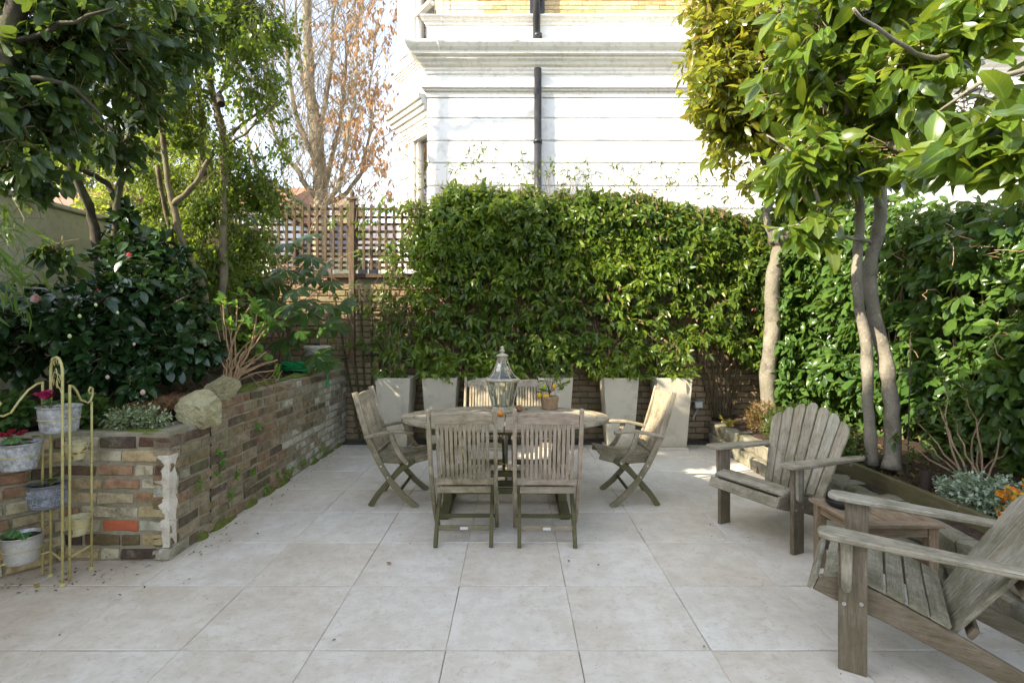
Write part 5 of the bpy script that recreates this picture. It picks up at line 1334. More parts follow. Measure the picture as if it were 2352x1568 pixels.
# more sprays: rosette hanging in front of the hedge, near bough at right edge
ros = np.array([list(W(x, y, 3.9)) for x, y in ((1850, 510), (1885, 530), (1830, 540), (1870, 490), (1905, 500), (1810, 520), (1860, 555), (1900, 550))])
P, D, N_, Sz = sprays(C, A+rng.normal(0, .5, C.shape)+[0, -.25, .2], 6, .155, .16, .9, .3, (0, -.25, .9), .6)
P2, D2, N2, S2 = sprays(ros, rng.normal(0, .7, ros.shape)+[0, -.9, -.2], 9, .14, .05, 1.0, .25, (0, -.5, .8), .4)
nb_ = [(W(2250, 345, 2.75), (.24, .25, .12), 2), (W(2330, 290, 2.6), (.18, .22, .14), 2), (W(2150, 350, 3.0), (.2, .22, .09), 1.4), (W(2330, 370, 2.65), (.15, .2, .08), 1)]
C3, A3, _ = in_blobs(nb_, 52, .6)
P3, D3, N3, S3 = sprays(C3, A3+rng.normal(0, .6, C3.shape)+[-.4, -.2, .1], 5, .155, .12, .9, .25, (0, -.35, .85), .4)
P = np.concatenate([P, P2, P3]); D = np.concatenate([D, D2, D3]); N_ = np.concatenate([N_, N2, N3]); Sz = np.concatenate([Sz, S2, S3])
foliage(m2, T_mag, L_magnolia, P, D, N_, Sz, 300, wide=rng.uniform(.8, 1.2, len(P)))
twigs(m2, C, A, .30, .004, M_twig)
twigs(m2, ros, rng.normal(0, .3, ros.shape)+[-.6, -.2, -.4], .12, .004, M_twig, 'shoot')
twigs(m2, C3, A3*.4+[-.7, -.2, .1], .14, .004, M_twig, 'shoot')

# --- fastigiate bare tree with dead leaves beyond the wall
bt = thing('bare_tree', 'tall upright bare tree holding dead brown leaves, sunlit beyond the trellis', 'tree', (-3.95, 10.5, 0))
def tw(px, py, d=10.5): return W(px, py, d)
trunkp = [tw(742, 900), tw(738, 560), tw(735, 420), tw(728, 320), tw(712, 200), tw(706, 60), tw(700, -120)]
limb(bt, trunkp, .17, .07, M_bark_far, 'trunk', .012, 5, 14, 1)
limbs = [[tw(728, 330), tw(755, 180, 10.6), tw(765, 40, 10.6), tw(770, -120, 10.6)], [tw(732, 470), tw(690, 400, 10.3), tw(640, 330, 10.2), tw(610, 200, 10.2), tw(590, 30, 10.2)], [tw(725, 370), tw(690, 290, 10.4), tw(665, 180, 10.4), tw(650, 20, 10.4), tw(645, -80, 10.4)],
         [tw(738, 480), tw(780, 420, 10.4), tw(800, 320, 10.3), tw(820, 180, 10.3), tw(815, 20, 10.3)], [tw(728, 300), tw(690, 150, 10.8), tw(680, 0, 10.8)], [tw(738, 440, 10.7), tw(770, 340, 10.9), tw(790, 200, 10.9), tw(795, 60, 10.9)], [tw(735, 500), tw(660, 440, 10.2), tw(600, 400, 10.1), tw(560, 290, 10.1), tw(545, 120, 10.1)],
         [tw(740, 470, 10.6), tw(800, 440, 10.7), tw(845, 340, 10.7), tw(850, 180, 10.7)]]
segs = []
for L_ in limbs:
    limb(bt, L_, .06, .016, M_bark_far, 'limb', .02, 5, 8)
    segs.append(wob(L_, .0, 5))
segs.append(wob(trunkp, 0, 5))
mb = MB(); tipc = []
def shoot(p, d, L, r, lev):
    d = d.normalized(); n = 5; q = [p]
    for i in range(n):
        d = (d+Vector((rnd.gauss(0, .10), rnd.gauss(0, .10), .07))).normalized(); q.append(q[-1]+d*L/n)
    mb.tube([a-bt.location for a in q], lerp_r(r, r*.4, n+1), 4 if lev else 5, False)
    if lev < 2:
        for k in range(4 if lev == 0 else 3):
            i = rnd.randrange(1, n+1); dd = (d+Vector((rnd.gauss(0, .5), rnd.gauss(0, .4), rnd.gauss(0, .15)))).normalized()
            shoot(q[i], dd, L*rnd.uniform(.45, .7), r*.5, lev+1)
    else: tipc.extend(q[2:])
for sg in segs:
    for p in sg[3:]:
        if p.z < 2.9: continue
        for k in range(2):
            shoot(p, Vector((rnd.gauss(0, .6), rnd.gauss(0, .45), .8)), rnd.uniform(.7, 1.6), .009, 0)
for k in range(26):
    shoot(tw(rnd.uniform(610, 850), rnd.uniform(430, 560), 10.4), Vector((rnd.gauss(0, .6), rnd.gauss(0, .3), .6)), 1.0, .012, 0)
mb.build('twigs', M_bark_far, bt, kind='stuff')
tc = np.array([list(p) for p in tipc]); px_ = 1180+tc[:, 0]/tc[:, 1]*FPX
pr_ = np.clip((px_-735)/120, .05, 1)*.95
tc = tc[rng.random(len(tc)) < pr_]
if len(tc) > 1500: tc = tc[rng.permutation(len(tc))[:1500]]
P, D, N_, Sz = sprays(tc, rng.normal(0, .5, tc.shape)+[0, 0, -1], 3, .075, .05, .7, .8, (0, -1, .1), .8)
foliage(bt, T_ov, L_dead, P, D, N_, Sz, 0, mass='dead_leaves', wide=rng.uniform(.5, 1.1, len(P)))

# unseen bare tree past the left edge, placed to cast branch shadows on the house
nt = thing('bare_shade_tree', 'unseen tall bare tree past the left edge, placed for its branch shadows on the house', 'tree', (-7.0, 6.0, 0))
limb(nt, [(-7.0, 6.0, 0), (-6.95, 6.0, 2.5), (-6.9, 5.9, 5), (-6.7, 5.9, 7.5), (-6.6, 5.9, 10.5)], .16, .05, M_bark_far, 'trunk', .02, 5, 12, 1)
mb = MB(); keep = bt; bt = nt
for h, dx, dy in ((5.0, .9, -.9), (5.6, .7, .7), (6.2, .9, -.3), (6.8, -.3, -.9), (7.4, .8, -.6), (8.0, .6, .5), (8.6, .4, -.6), (5.3, 1.0, -.2)):
    e = [Vector((-6.85, 5.9, h)), Vector((-6.85+dx, 5.9+dy, h+.9)), Vector((-6.85+dx*1.7, 5.9+dy*1.9, h+2.0))]; limb(nt, e, .05, .018, M_bark_far, 'limb', .03, 5, 6)
    for p in wob(e, 0, 5)[2:]:
        if p.x < -4.6: shoot(p, Vector((rnd.gauss(0, .6), rnd.gauss(0, .6), .6)), rnd.uniform(.6, 1.1), .014, 0)
mb.build('twigs', M_bark_far, nt, kind='stuff'); bt = keep

# --- left: large evergreen with oval leaves, upper left
e1 = thing('oval_leaf_evergreen', 'dark evergreen with oval leaves overhanging the upper left corner, several black stems', 'tree', (-3.45, 4.5, .85))
for nm, pts, r0, r1 in (('trunk', [W(245, 700, 4.6), W(232, 600, 4.6), W(215, 500, 4.6), W(188, 440, 4.5), W(150, 330, 4.4), W(120, 180, 4.2)], .045, .022), ('trunk', [W(250, 660, 4.55), W(262, 560, 4.6), W(272, 450, 4.6), W(288, 360, 4.6), W(300, 240, 4.5), W(310, 100, 4.4)], .036, .018),
                        ('branch', [W(340, 620, 4.8), W(300, 500, 4.7), W(240, 420, 4.6), W(190, 390, 4.5), W(60, 330, 4.3)], .034, .014), ('branch', [W(-60, 340, 3.0), W(-10, 200, 3.0), W(30, 60, 3.0), W(60, -60, 3.0)], .06, .05),
                        ('branch', [W(120, 200, 4.2), W(220, 120, 3.8), W(360, 60, 3.6)], .02, .008), ('branch', [W(-20, 200, 3.0), W(90, 180, 3.0), W(190, 220, 3.1), W(260, 300, 3.2)], .018, .006), ('branch', [W(20, 100, 3.0), W(140, 60, 3.0), W(260, 20, 3.0)], .018, .006)):
    limb(e1, pts, r0, r1, M_bark_dark, nm, .008, 4, 8)
bl = [(W(60, 120, 3.2), (.36, .35, .50), 3), (W(170, 60, 3.3), (.42, .4, .42), 3), (W(120, 240, 3.3), (.40, .35, .28), 2.5), (W(280, 120, 3.9), (.45, .4, .5), 2.5), (W(60, -60, 3.3), (.9, .5, .5), 3), (W(380, 60, 4.2), (.42, .4, .42), 1.8), (W(240, 330, 4.2), (.34, .35, .22), .9), (W(50, 380, 3.4), (.22, .3, .22), .5), (W(290, 230, 4.3), (.36, .4, .3), 1.2), (W(130, 540, 3.7), (.16, .15, .28), .7), (W(90, 470, 3.6), (.16, .15, .15), .4), (W(60, 420, 3.5), (.2, .2, .12), .4), (W(20, 250, 3.0), (.2, .3, .4), 1)]
C, A, _ = in_blobs(bl, 1600, .5); k = clump(C, 2.6, -.22); C, A = C[k], A[k]
P, D, N_, Sz = sprays(C, A+rng.normal(0, .5, C.shape)+[0, -.2, -.1], 6, .088, .12, .9, .35, (0, -.35, .85), .6)
foliage(e1, T_ov, L_broad, P, D, N_, Sz, 300, wide=rng.uniform(.9, 1.2, len(P)))
twigs(e1, C, A, .2, .003, M_twig)

# --- left: slim trunks with small bright leaves (each trunk belongs to one multi-stem tree)
e2 = thing('small_leaf_tree', 'slim multi-stemmed tree with weeping small bright green leaves left of the trellis', 'tree', (-2.9, 5.0, .85))
for nm, pts, r0, r1 in (('trunk', [W(514, 760, 5.0), W(512, 640, 5.0), W(510, 480, 5.0), W(514, 340, 5.0), W(496, 240, 5.0), W(470, 100, 5.0), W(455, -60, 5.0)], .040, .028), ('trunk', [W(476, 760, 4.9), W(462, 650, 4.9), W(430, 580, 4.9), W(405, 500, 4.9), W(385, 420, 4.9), W(372, 300, 4.9), W(360, 150, 4.9)], .036, .02),
                        ('trunk', [W(468, 740, 5.3), W(466, 560, 5.3), W(468, 400, 5.3), W(462, 250, 5.2), W(448, 100, 5.2)], .030, .018), ('branch', [W(400, 470, 4.9), W(450, 420, 4.9), W(490, 350, 5.0), W(540, 300, 5.0), W(620, 240, 5.1)], .028, .010),
                        ('branch', [W(514, 330, 5.0), W(560, 310, 4.9), W(640, 230, 4.9)], .016, .006), ('branch', [W(496, 240, 5.0), W(540, 130, 5.0), W(600, 30, 5.0)], .02, .008), ('branch', [W(440, 640, 5.2), W(400, 560, 5.2), W(380, 480, 5.1), W(360, 380, 5.0)], .03, .02)):
    limb(e2, pts, r0, r1, M_bark_brown, nm, .006, 4, 9)
bl = [(W(470, 80, 5.0), (.8, .6, .55), 3), (W(560, 60, 4.9), (.5, .5, .7), 2.2), (W(400, 220, 5.1), (.6, .5, .5), 2.2), (W(590, 190, 4.9), (.28, .4, .5), 1.1), (W(520, 400, 5.0), (.34, .4, .4), 1.0), (W(600, 470, 5.4), (.45, .35, .35), 1.3), (W(560, 580, 5.3), (.40, .35, .28), 1.2), (W(330, 400, 5.3), (.45, .4, .4), 1.0), (W(430, 330, 5.1), (.4, .4, .4), .8), (W(500, 640, 5.1), (.22, .25, .3), .6), (W(640, 330, 5.2), (.2, .3, .3), .35)]
C, A, _ = in_blobs(bl+[(W(480, 520, 5.2), (.5, .4, .5), 1.6), (W(380, 480, 5.4), (.5, .4, .5), 1.4), (W(610, 90, 5.0), (.3, .4, .6), 1)], 4600, .6); k = clump(C, 3.0, -.02); C, A = C[k], A[k]
P, D, N_, Sz = sprays(C, A*.4+rng.normal(0, .5, C.shape)+[0, 0, -.5], 11, .040, .18, .7, .25, (0, -.2, .9), .7)
foliage(e2, T_tiny, L_small, P, D, N_, Sz, 0, wide=rng.uniform(.9, 1.6, len(P)))
twigs(e2, C, A*.4+[0, 0, -.5], .3, .003, M_twig_green)

# --- bright sunlit shrubbery beyond the wall on the left
sb = thing('sunlit_shrub', 'large yellow-green shrub glowing in the sun beyond the left end of the back wall', 'shrub', (-5.2, 8.2, 0))
bl = [(W(330, 480, 8.0), (1.0, .6, .8), 3), (W(240, 380, 8.4), (.9, .6, .8), 2), (W(420, 560, 7.7), (.8, .4, .7), 2.5), (W(470, 430, 8.2), (.6, .5, .8), 2), (W(150, 330, 8.4), (.9, .6, .8), 1.5), (W(380, 320, 8.6), (.9, .6, .7), 1.6), (W(560, 560, 7.7), (.6, .3, .4), 1.0)]
C, A, _ = in_blobs(bl, 3200, .5); k = clump(C, 1.3, -.25); C, A = C[k], A[k]
P, D, N_, Sz = sprays(C, A+rng.normal(0, .5, C.shape), 8, .075, .2, .9, .3, (0, -.3, .8), .7)
foliage(sb, T_nar, L_bright, P, D, N_, Sz, 0)
for k in range(7): limb(sb, [(-5.2+k*.3-.9, 8.2, 0), (-5.3+k*.4-1.1, 8.1, 1.8), (-5.4+k*.5-1.3, 8.2, 3.6)], .03, .012, M_bark_brown, 'stem', .02, 4, 6)
twigs(sb, C, A, .4, .006, M_twig)
s2 = thing('pink_blossom_shrub', 'pinkish bare-twigged shrub beyond the cream wall on the far left', 'shrub', (-8.0, 9.0, 0))
bl = [(W(90, 380, 9.0), (1.4, .6, .5), 1)]
C, A, _ = in_blobs(bl, 500, .5); P, D, N_, Sz = sprays(C, A+rng.normal(0, .5, C.shape), 6, .04, .2, .9, .1)
foliage(s2, T_tiny, P_pink, P, D, N_, Sz, 0); twigs(s2, C, A+[0, 0, .5], .6, .008, M_twig)
for k in range(4): limb(s2, [(-8+k*.3-.4, 9, 0), (-8.2+k*.5-.6, 9, 2), (-8.2+k*.6-.8, 9, 3.8)], .04, .015, M_twig, 'stem', .02, 4, 6)

# shrubs beyond the trellis
s4 = thing('distant_shrub', 'autumn-toned shrub glimpsed through the lower half of the trellis', 'shrub', (-3.0, 8.6, 0))
C, A, _ = in_blobs([((-3.4, 8.6, 1.6), (1.1, .4, .8), 2), ((-1.9, 8.4, 1.7), (.6, .3, .8), 1)], 500, .5)
P, D, N_, Sz = sprays(C, A+rng.normal(0, .5, C.shape), 6, .06, .15, .9, .2); foliage(s4, T_nar, L_bronze, P, D, N_, Sz, 0); twigs(s4, C, A, .4, .006, M_twig)
for k in range(5): limb(s4, [(-3.2+k*.25, 8.6, 0), (-3.4+k*.35, 8.6, 1.2), (-3.6+k*.5, 8.6, 2.2)], .025, .01, M_twig, 'stem', .02, 4, 6)

# --- camellia
ca = thing('camellia_bush', 'big dark glossy camellia bush with a few pink buds in the raised bed', 'shrub', (-3.35, 4.45, .85))
bl = [(W(300, 700, 4.35), (.55, .42, .42), 3), (W(150, 760, 4.0), (.50, .40, .42), 3), (W(330, 620, 4.7), (.42, .35, .42), 1.8), (W(400, 800, 4.2), (.36, .30, .25), 1.8), (W(240, 830, 3.95), (.42, .3, .20), 1.8), (W(20, 770, 3.9), (.28, .4, .30), 1.2), (W(300, 540, 4.7), (.14, .2, .3), .5), (W(310, 888, 3.75), (.13, .12, .08), .2), (W(430, 720, 4.5), (.25, .3, .28), 1)]
C, A, _ = in_blobs(bl, 1900, .5); k = clump(C, 3.0, -.12); C, A = C[k], A[k]
P, D, N_, Sz = sprays(C, A+rng.normal(0, .4, C.shape)+[.1, -.4, .0], 6, .088, .08, 1.0, .22, (0, -.35, .9), .4)
foliage(ca, T_ov, L_camellia, P, D, N_, Sz, 300, wide=rng.uniform(.95, 1.25, len(P)))
twigs(ca, C, A, .10, .004, M_twig)
for k in range(9): limb(ca, [(-3.3+rnd.uniform(-.15, .15), 4.4+rnd.uniform(-.1, .1), .8), (-3.35+rnd.gauss(0, .3), 4.35+rnd.gauss(0, .2), 1.2), (-3.35+rnd.gauss(0, .5), 4.3+rnd.gauss(0, .3), 1.7)], .018, .007, M_bark_dark, 'stem', .01, 4, 6)
def blossom(root, c, r, mats, n=14, opening=.8):
    """layered petals round a centre"""
    ds = []; c = Vector(c)-root.location; mb = MB()
    tv, tf, tu = leaf_tpl(((.3, .8), (.7, 1.0)), .45, .25, -.35)
    for k, (mt, m0, m1) in enumerate(mats):
        vs = []; f = []
        for i in range(m0, m1):
            q = i*2.4; el = .25+.95*(1-i/n)*opening; d = np.array([math.cos(q)*math.cos(el), -math.sin(el)*1.0-.2, math.sin(q)*math.cos(el)])
            P_, s_, D_, m_, z_ = frames(np.array([[0, 0, 0.]]), d[None], np.array([[0, -1, .2]]), np.array([r*(.6+.4*i/n)]))
            X = z_[0]*(tv[:, :1]*s_+tv[:, 1:2]*D_+tv[:, 2:]*m_)+np.array(c); b = len(vs); vs += X.tolist(); f += (tf+b).tolist()
        link('petals', raw_mesh('petals', vs, f), mt, root)
for (px, py, d, r, hot) in ((93, 688, 3.75, .055, 0), (300, 588, 4.35, .032, 1), (568, 828, 4.2, .0, 0), (228, 668, 4.1, .018, 1)):
    if r: 
        fl_ = blossom(ca, W(px, py-2, d-.25), r, [(P_hot if hot else P_pink, 0, 14)])
for (px, py, r, hot) in ((160, 772, .012, 0), (122, 826, .013, 0), (247, 866, .012, 1), (328, 901, .016, 1), (183, 726, .011, 0), (326, 957, .010, 0), (322, 965, .010, 0), (352, 968, .009, 0), (270, 718, .009, 0), (308, 790, .009, 1), (220, 700, .01, 0)):
    o = ellipsoid('flower_bud', W(px, py, 3.62)-ca.location, (r, r*1.2), P_pink if hot else M_bud, (.3, .2), ca)
# --- hydrangea
hy = thing('hydrangea_shrub', 'hydrangea with tan woody canes and fresh green tip leaves at the bed edge', 'shrub', (-2.50, 4.45, .84))
tips = []
cn = [(510, 690), (545, 700), (560, 735), (590, 720), (610, 735), (625, 740), (600, 760), (520, 730), (530, 750), (580, 690), (495, 740), (635, 850), (620, 830), (600, 810), (505, 700), (570, 780)]
for i, (px, py) in enumerate(cn):
    tip = W(px, py, 4.4+rnd.uniform(-.15, .1)); base = W(523+rnd.uniform(-22, 22), 884, 4.35)
    mid = base.lerp(tip, .5)+Vector((rnd.gauss(0, .03), rnd.gauss(0, .03), .03))
    limb(hy, [base, mid, tip], .0085, .0045, M_cane, 'cane', .005, 4, 6); tips.append(tip)
for i in range(12):
    base = W(523+rnd.uniform(-30, 30), 886, 4.3); tip = W(rnd.uniform(490, 640), rnd.uniform(800, 870), 4.3)
    limb(hy, [base, base.lerp(tip, .5)+Vector((0, 0, .03)), tip], .008, .005, M_cane, 'cane', .006, 4, 6)
tp = np.array([list(p) for p in tips]); tp = np.concatenate([tp, tp+rng.normal(0, .035, tp.shape)])
P, D, N_, Sz = sprays(tp, rng.normal(0, .25, tp.shape)+[0, -.1, 1], 6, .062, .03, .9, -.1, (0, -.3, .9), .4)
foliage(hy, T_ov, L_hydr, P, D, N_, Sz, 300, wide=rng.uniform(1.1, 1.5, len(P)))
# --- fatsia
fa = thing('fatsia_shrub', 'fatsia with large palmate leaves in front of the back wall and trellis', 'shrub', (-2.75, 6.2, .9))
def palm_leaf(size):
    vs = []; f = []; uv = []; tv, tf, tu = leaf_tpl(((.25, .45), (.6, 1.0), (.85, .65)), .19, .06, .3)
    for k in range(8):
        a = R(-150+k*300/7)*.88; L = size*(1-.28*abs(k-3.5)/3.5); ca_, sa_ = math.cos(a), math.sin(a); b = len(vs)
        for x, y, z in tv: vs.append(((x*ca_+y*sa_)*L, (-x*sa_+y*ca_)*L, z*L+.0))
        f += (tf+b).tolist(); uv += [list(q) for q in tu]
    me = tri_mesh('palmate_leaf', np.array(vs), np.array(f), np.array(uv)); me.materials.append(L_fatsia); return me
pls = [palm_leaf(1), palm_leaf(1)]
spots = [(640, 480, 6.0), (705, 540, 6.0), (600, 500, 5.9), (655, 620, 5.9), (690, 625, 6.1), (720, 640, 6.2), (665, 700, 5.8), (700, 720, 5.9), (745, 745, 5.8), (735, 700, 6.0), (780, 700, 6.1), (640, 740, 5.9), (690, 760, 5.9), (620, 690, 5.9), (655, 560, 6.0), (760, 650, 6.3), (600, 640, 6.0), (725, 815, 5.7), (750, 830, 5.7), (680, 665, 5.7), (610, 560, 6.1), (715, 590, 6.1), (640, 650, 6.2), (770, 745, 6.2), (580, 600, 6.2), (660, 780, 6.0), (700, 690, 6.3), (735, 620, 6.3)]
stem0 = Vector((-2.7, 6.35, .9))
for i, (px, py, d) in enumerate(spots):
    p = W(px, py, d); s_ = rnd.uniform(.19, .27); dr = (p-stem0); dr.z = dr.z*.1-.5; dr += Vector((rnd.gauss(0, .4), -.6, 0)); y = dr.normalized()
    z = Vector((rnd.gauss(0, .3), -.9, .55)).normalized(); x = y.cross(z).normalized(); z = x.cross(y)
    M = Matrix(((x.x*s_, y.x*s_, z.x*s_, p.x-fa.location.x), (x.y*s_, y.y*s_, z.y*s_, p.y-fa.location.y), (x.z*s_, y.z*s_, z.z*s_, p.z-fa.location.z), (0, 0, 0, 1)))
    link('palmate_leaf', pls[i % 2], None, fa, M)
    hub = stem0+Vector(((p.x-stem0.x)*.3, 0, max(.2, (p.z-stem0.z)*.75)))
    MB().tube([q-fa.location for q in wob([hub, hub.lerp(p, .5)+Vector((0, 0, .06)), p], .004, 3)], .004, 5).build('leaf_stalk', M_twig_green, fa)
for k in range(4): limb(fa, [stem0+Vector((rnd.uniform(-.1, .1), 0, -.05)), stem0+Vector((rnd.gauss(0, .15), 0, .6)), stem0+Vector((rnd.gauss(0, .3), 0, 1.4))], .022, .012, M_twig, 'stem', .01, 4, 7)
mb = MB(); g_ = stem0
for i in range(40):
    p = W(rnd.uniform(640, 760), rnd.uniform(590, 700), 6.6); q = p+Vector((rnd.uniform(-.35, .35), rnd.uniform(-.1, .1), rnd.uniform(-.3, .25)))
    mb.tube([a-fa.location for a in wob([p, p.lerp(q, .5), q], .02, 3)], .005, 4, False)
mb.build('bare_twigs', M_orange_twig, fa, kind='stuff')
# --- privet-like fill between the trees and the wall
fi = thing('bushy_undergrowth_shrub', 'fine-leaved shrub filling the gap behind the slim trunks in front of the wall', 'shrub', (-3.2, 5.9, .9))
bl = [(W(420, 650, 5.8), (.45, .3, .5), 2), (W(540, 640, 6.0), (.4, .3, .45), 1.4), (W(460, 760, 5.6), (.35, .25, .35), 1), (W(380, 540, 6.0), (.5, .3, .4), 1.6), (W(560, 760, 5.8), (.25, .2, .35), .7), (W(600, 690, 6.1), (.3, .2, .3), .7)]
C, A, _ = in_blobs(bl, 1250, .5); k = clump(C, 2.2, -.2); C, A = C[k], A[k]
P, D, N_, Sz = sprays(C, A+rng.normal(0, .5, C.shape)+[0, -.2, 0], 8, .045, .14, .9, .15)
foliage(fi, T_nar, L_small, P, D, N_, Sz, 0, wide=rng.uniform(1.1, 1.8, len(P))); twigs(fi, C, A, .3, .004, M_twig_green)
for k in range(6): limb(fi, [(-3.2+rnd.gauss(0, .2), 5.9, .85), (-3.2+rnd.gauss(0, .3), 5.85, 1.5), (-3.2+rnd.gauss(0, .4), 5.9, 2.2)], .014, .006, M_twig, 'stem', .01, 4, 6)
# --- bamboo at left edge
ba = thing('bamboo_clump', 'pale green bamboo sprays entering at the left edge before the cream wall', 'bamboo', (-3.35, 3.35, .8))
C = np.array([list(W(rnd.uniform(-60, 60), rnd.uniform(450, 720), 3.3+rnd.uniform(-.1, .3))) for _ in range(50)])
P, D, N_, Sz = sprays(C, rng.normal(0, .5, C.shape)+[.7, 0, -.35], 4, .12, .10, .6, .45, (0, -.5, .7), .5)
T_bam = [leaf_tpl(((.2, .9), (.6, .8)), .075, .03, .2), leaf_tpl(((.2, .9), (.6, .8)), .065, .03, .45)]
foliage(ba, T_bam, L_bamboo, P, D, N_, Sz, 200); twigs(ba, C, rng.normal(0, .5, C.shape)+[.7, 0, -.35], .3, .003, M_twig_green)
for k in range(6): limb(ba, [(-3.5+k*.05, 3.4, .75), (-3.45+k*.04, 3.3, 1.5), (-3.35+k*.05, 3.2, 2.3)], .008, .004, M_twig_green, 'cane', .005, 4, 6)
# bamboo-like spikes high behind the oval-leaf tree
# --- variegated groundcovers and bedding
def mound(name, label, cat, loc, rad, n, per, size, mat, tpl, parts=0, up=.8, stemmat=M_twig_green, wide=(1, 1.5)):
    t = thing(name, label, cat, loc)
    C, A, _ = in_blobs([((loc[0], loc[1], loc[2]+rad[2]*.6), rad, 1)], n, .4); k = C[:, 2] > loc[2]-.01; C, A = C[k], A[k]
    P, D, N_, Sz = sprays(C, A+rng.normal(0, .4, C.shape)+[0, -.1, up*.5], per, size, .05, .9, 0)
    foliage(t, tpl, mat, P, D, N_, Sz, parts, wide=rng.uniform(*wide, len(P)))
    mb = MB()
    for c_, a_ in zip(C[::3], A[::3]):
        q = Vector(loc)*1.0; c_ = Vector(c_); m_ = q.lerp(c_, .5)+Vector((0, 0, .02)); mb.tube([a-t.location for a in (q+Vector((rnd.gauss(0, rad[0]*.25), rnd.gauss(0, rad[1]*.25), 0)), m_, c_)], .002, 3, False)
    mb.build('stems', stemmat, t, kind='stuff'); return t
mound('variegated_euonymus', 'low cream and green variegated euonymus spilling over the brick planter', 'shrub', (-2.47, 3.50, .80), (.23, .14, .10), 330, 7, .020, L_vari, T_tiny, 200)
mound('ground_cover_plant', 'green leafy ground cover between the plant stand and the variegated euonymus', 'plant', (-2.82, 3.52, .80), (.17, .14, .14), 180, 7, .034, L_ground, T_rnd, 250, wide=(.9, 1.2))
mound('ground_cover_plant', 'dark green leafy ground cover behind the leftmost bucket', 'plant', (-3.2, 3.35, .82), (.16, .2, .15), 160, 7, .036, L_ground, T_rnd, 200, wide=(.9, 1.2))
mound('variegated_shrub', 'grey-green variegated shrub beside the ground spotlight in the right border', 'shrub', (2.86, 3.25, .33), (.22, .32, .16), 620, 8, .022, L_grey, T_tiny, 220)
mound('orange_leaved_shrub', 'small shrub with orange and yellow leaves beside the grey variegated one', 'shrub', (2.86, 2.90, .34), (.20, .24, .20), 60, 7, .026, L_orange, T_rnd, 260, stemmat=M_twig)
mound('green_border_plant', 'small bright green plant at the end of the dark edging board', 'plant', (2.74, 2.66, .31), (.10, .12, .06), 50, 6, .034, L_ground, T_rnd, 250)
az = mound('azalea_bush', 'loose azalea between the knobbly tree and the first adirondack chair', 'shrub', (2.85, 5.2, .32), (.40, .55, .26), 420, 8, .038, L_azalea, T_nar, 280, wide=(1.1, 1.6))
mound('azalea_bush', 'small azalea in front of the twin trunks behind the adirondack chair', 'shrub', (2.72, 4.45, .32), (.18, .26, .20), 130, 8, .038, L_azalea, T_nar, 250, wide=(1.1, 1.6))
mound('bronze_shrub', 'reddish bronze fine-leaved shrub at the foot of the knobbly trunk', 'shrub', (2.80, 6.0, .33), (.22, .22, .20), 420, 7, .022, L_bronze, T_tiny, 0, stemmat=M_twig)
mound('yellow_leaved_plant', 'small plant with a few yellowing leaves beside the floodlight', 'plant', (2.55, 6.3, .32), (.10, .10, .06), 9, 4, .04, L_yellow, T_rnd, 100)
# woody sticks shrub in right border
sk_ = thing('sparse_border_shrub', 'sparse shrub with long bare brown stems in front of the right-hand hedge', 'shrub', (3.05, 3.45, .32))
Cs = []
for (px, py) in ((2150, 920), (2210, 880), (2120, 1000), (2260, 950), (2190, 960), (2240, 1010), (2290, 980), (2100, 960), (2170, 860), (2060, 1010), (2310, 1040)):
    tip = W(px, py, 3.7+rnd.uniform(-.2, .2)); base = Vector((3.05+rnd.gauss(0, .03), 3.5+rnd.gauss(0, .04), .32)); limb(sk_, [base, base.lerp(tip, .5)+Vector((rnd.gauss(0, .03), 0, .03)), tip], .009, .0035, M_twig, 'stem', .008, 4, 6); Cs.append(list(tip))
    Cs.append(list(base.lerp(tip, .75)))
Cs = np.array(Cs); Cs = np.concatenate([Cs, Cs+rng.normal(0, .04, Cs.shape)])
P, D, N_, Sz = sprays(Cs, rng.normal(0, .5, Cs.shape)+[0, -.2, .7], 8, .06, .06, .9, 0)
foliage(sk_, T_nar, L_azalea, P, D, N_, Sz, 290, wide=rng.uniform(1.1, 1.5, len(P)))
# --- dry grass clump, twigs, weeds, moss plants
dg = MB()
for i in range(420):
    a = rnd.uniform(0, 6.28); b = Vector((rnd.gauss(0, .10), rnd.gauss(0, .10), 0)); L_ = rnd.uniform(.10, .22)
    e = b+Vector((math.cos(a)*L_, math.sin(a)*L_, rnd.uniform(-.02, .08))); dg.tube([b, b.lerp(e, .5)+Vector((0, 0, .06)), e], .0016, 3, False)
o = dg.build('dry_fern_clump', M_dry, kind='stuff'); o.location = (-2.55, 3.95, .86); o['label'] = 'collapsed clump of dry brown fern stalks behind the boulders'; o['category'] = 'dead plant'
dt = MB()
for i in range(16):
    p = Vector((rnd.uniform(-.1, .25), rnd.gauss(0, .12), .02)); d_ = Vector((rnd.gauss(.6, .5), rnd.gauss(-.3, .5), rnd.gauss(.15, .2))).normalized(); q = [p]
    for k in range(5): d_ = (d_+Vector((rnd.gauss(0, .3), rnd.gauss(0, .3), rnd.gauss(-.05, .2)))).normalized(); q.append(q[-1]+d_*.055)
    dt.tube(q, lerp_r(.005, .003, 6), 5)
o = dt.build('pruned_twigs', M_cane, smooth=True); o.location = (-2.38, 4.7, .93); tag(o, 'tangle of pale pruned twigs lying on the planter edge beside the hydrangea', 'twigs')
C = []
for (px, py) in ((490, 1068), (500, 1058), (478, 1085), (447, 1108), (487, 1095)): C.append(W(px, py, 4.0)*1.0)
wd = thing('wall_weed', 'small green weeds rooted in the joints of the brick planter', 'weed', (-2.13, 4.0, .4))
cc = []
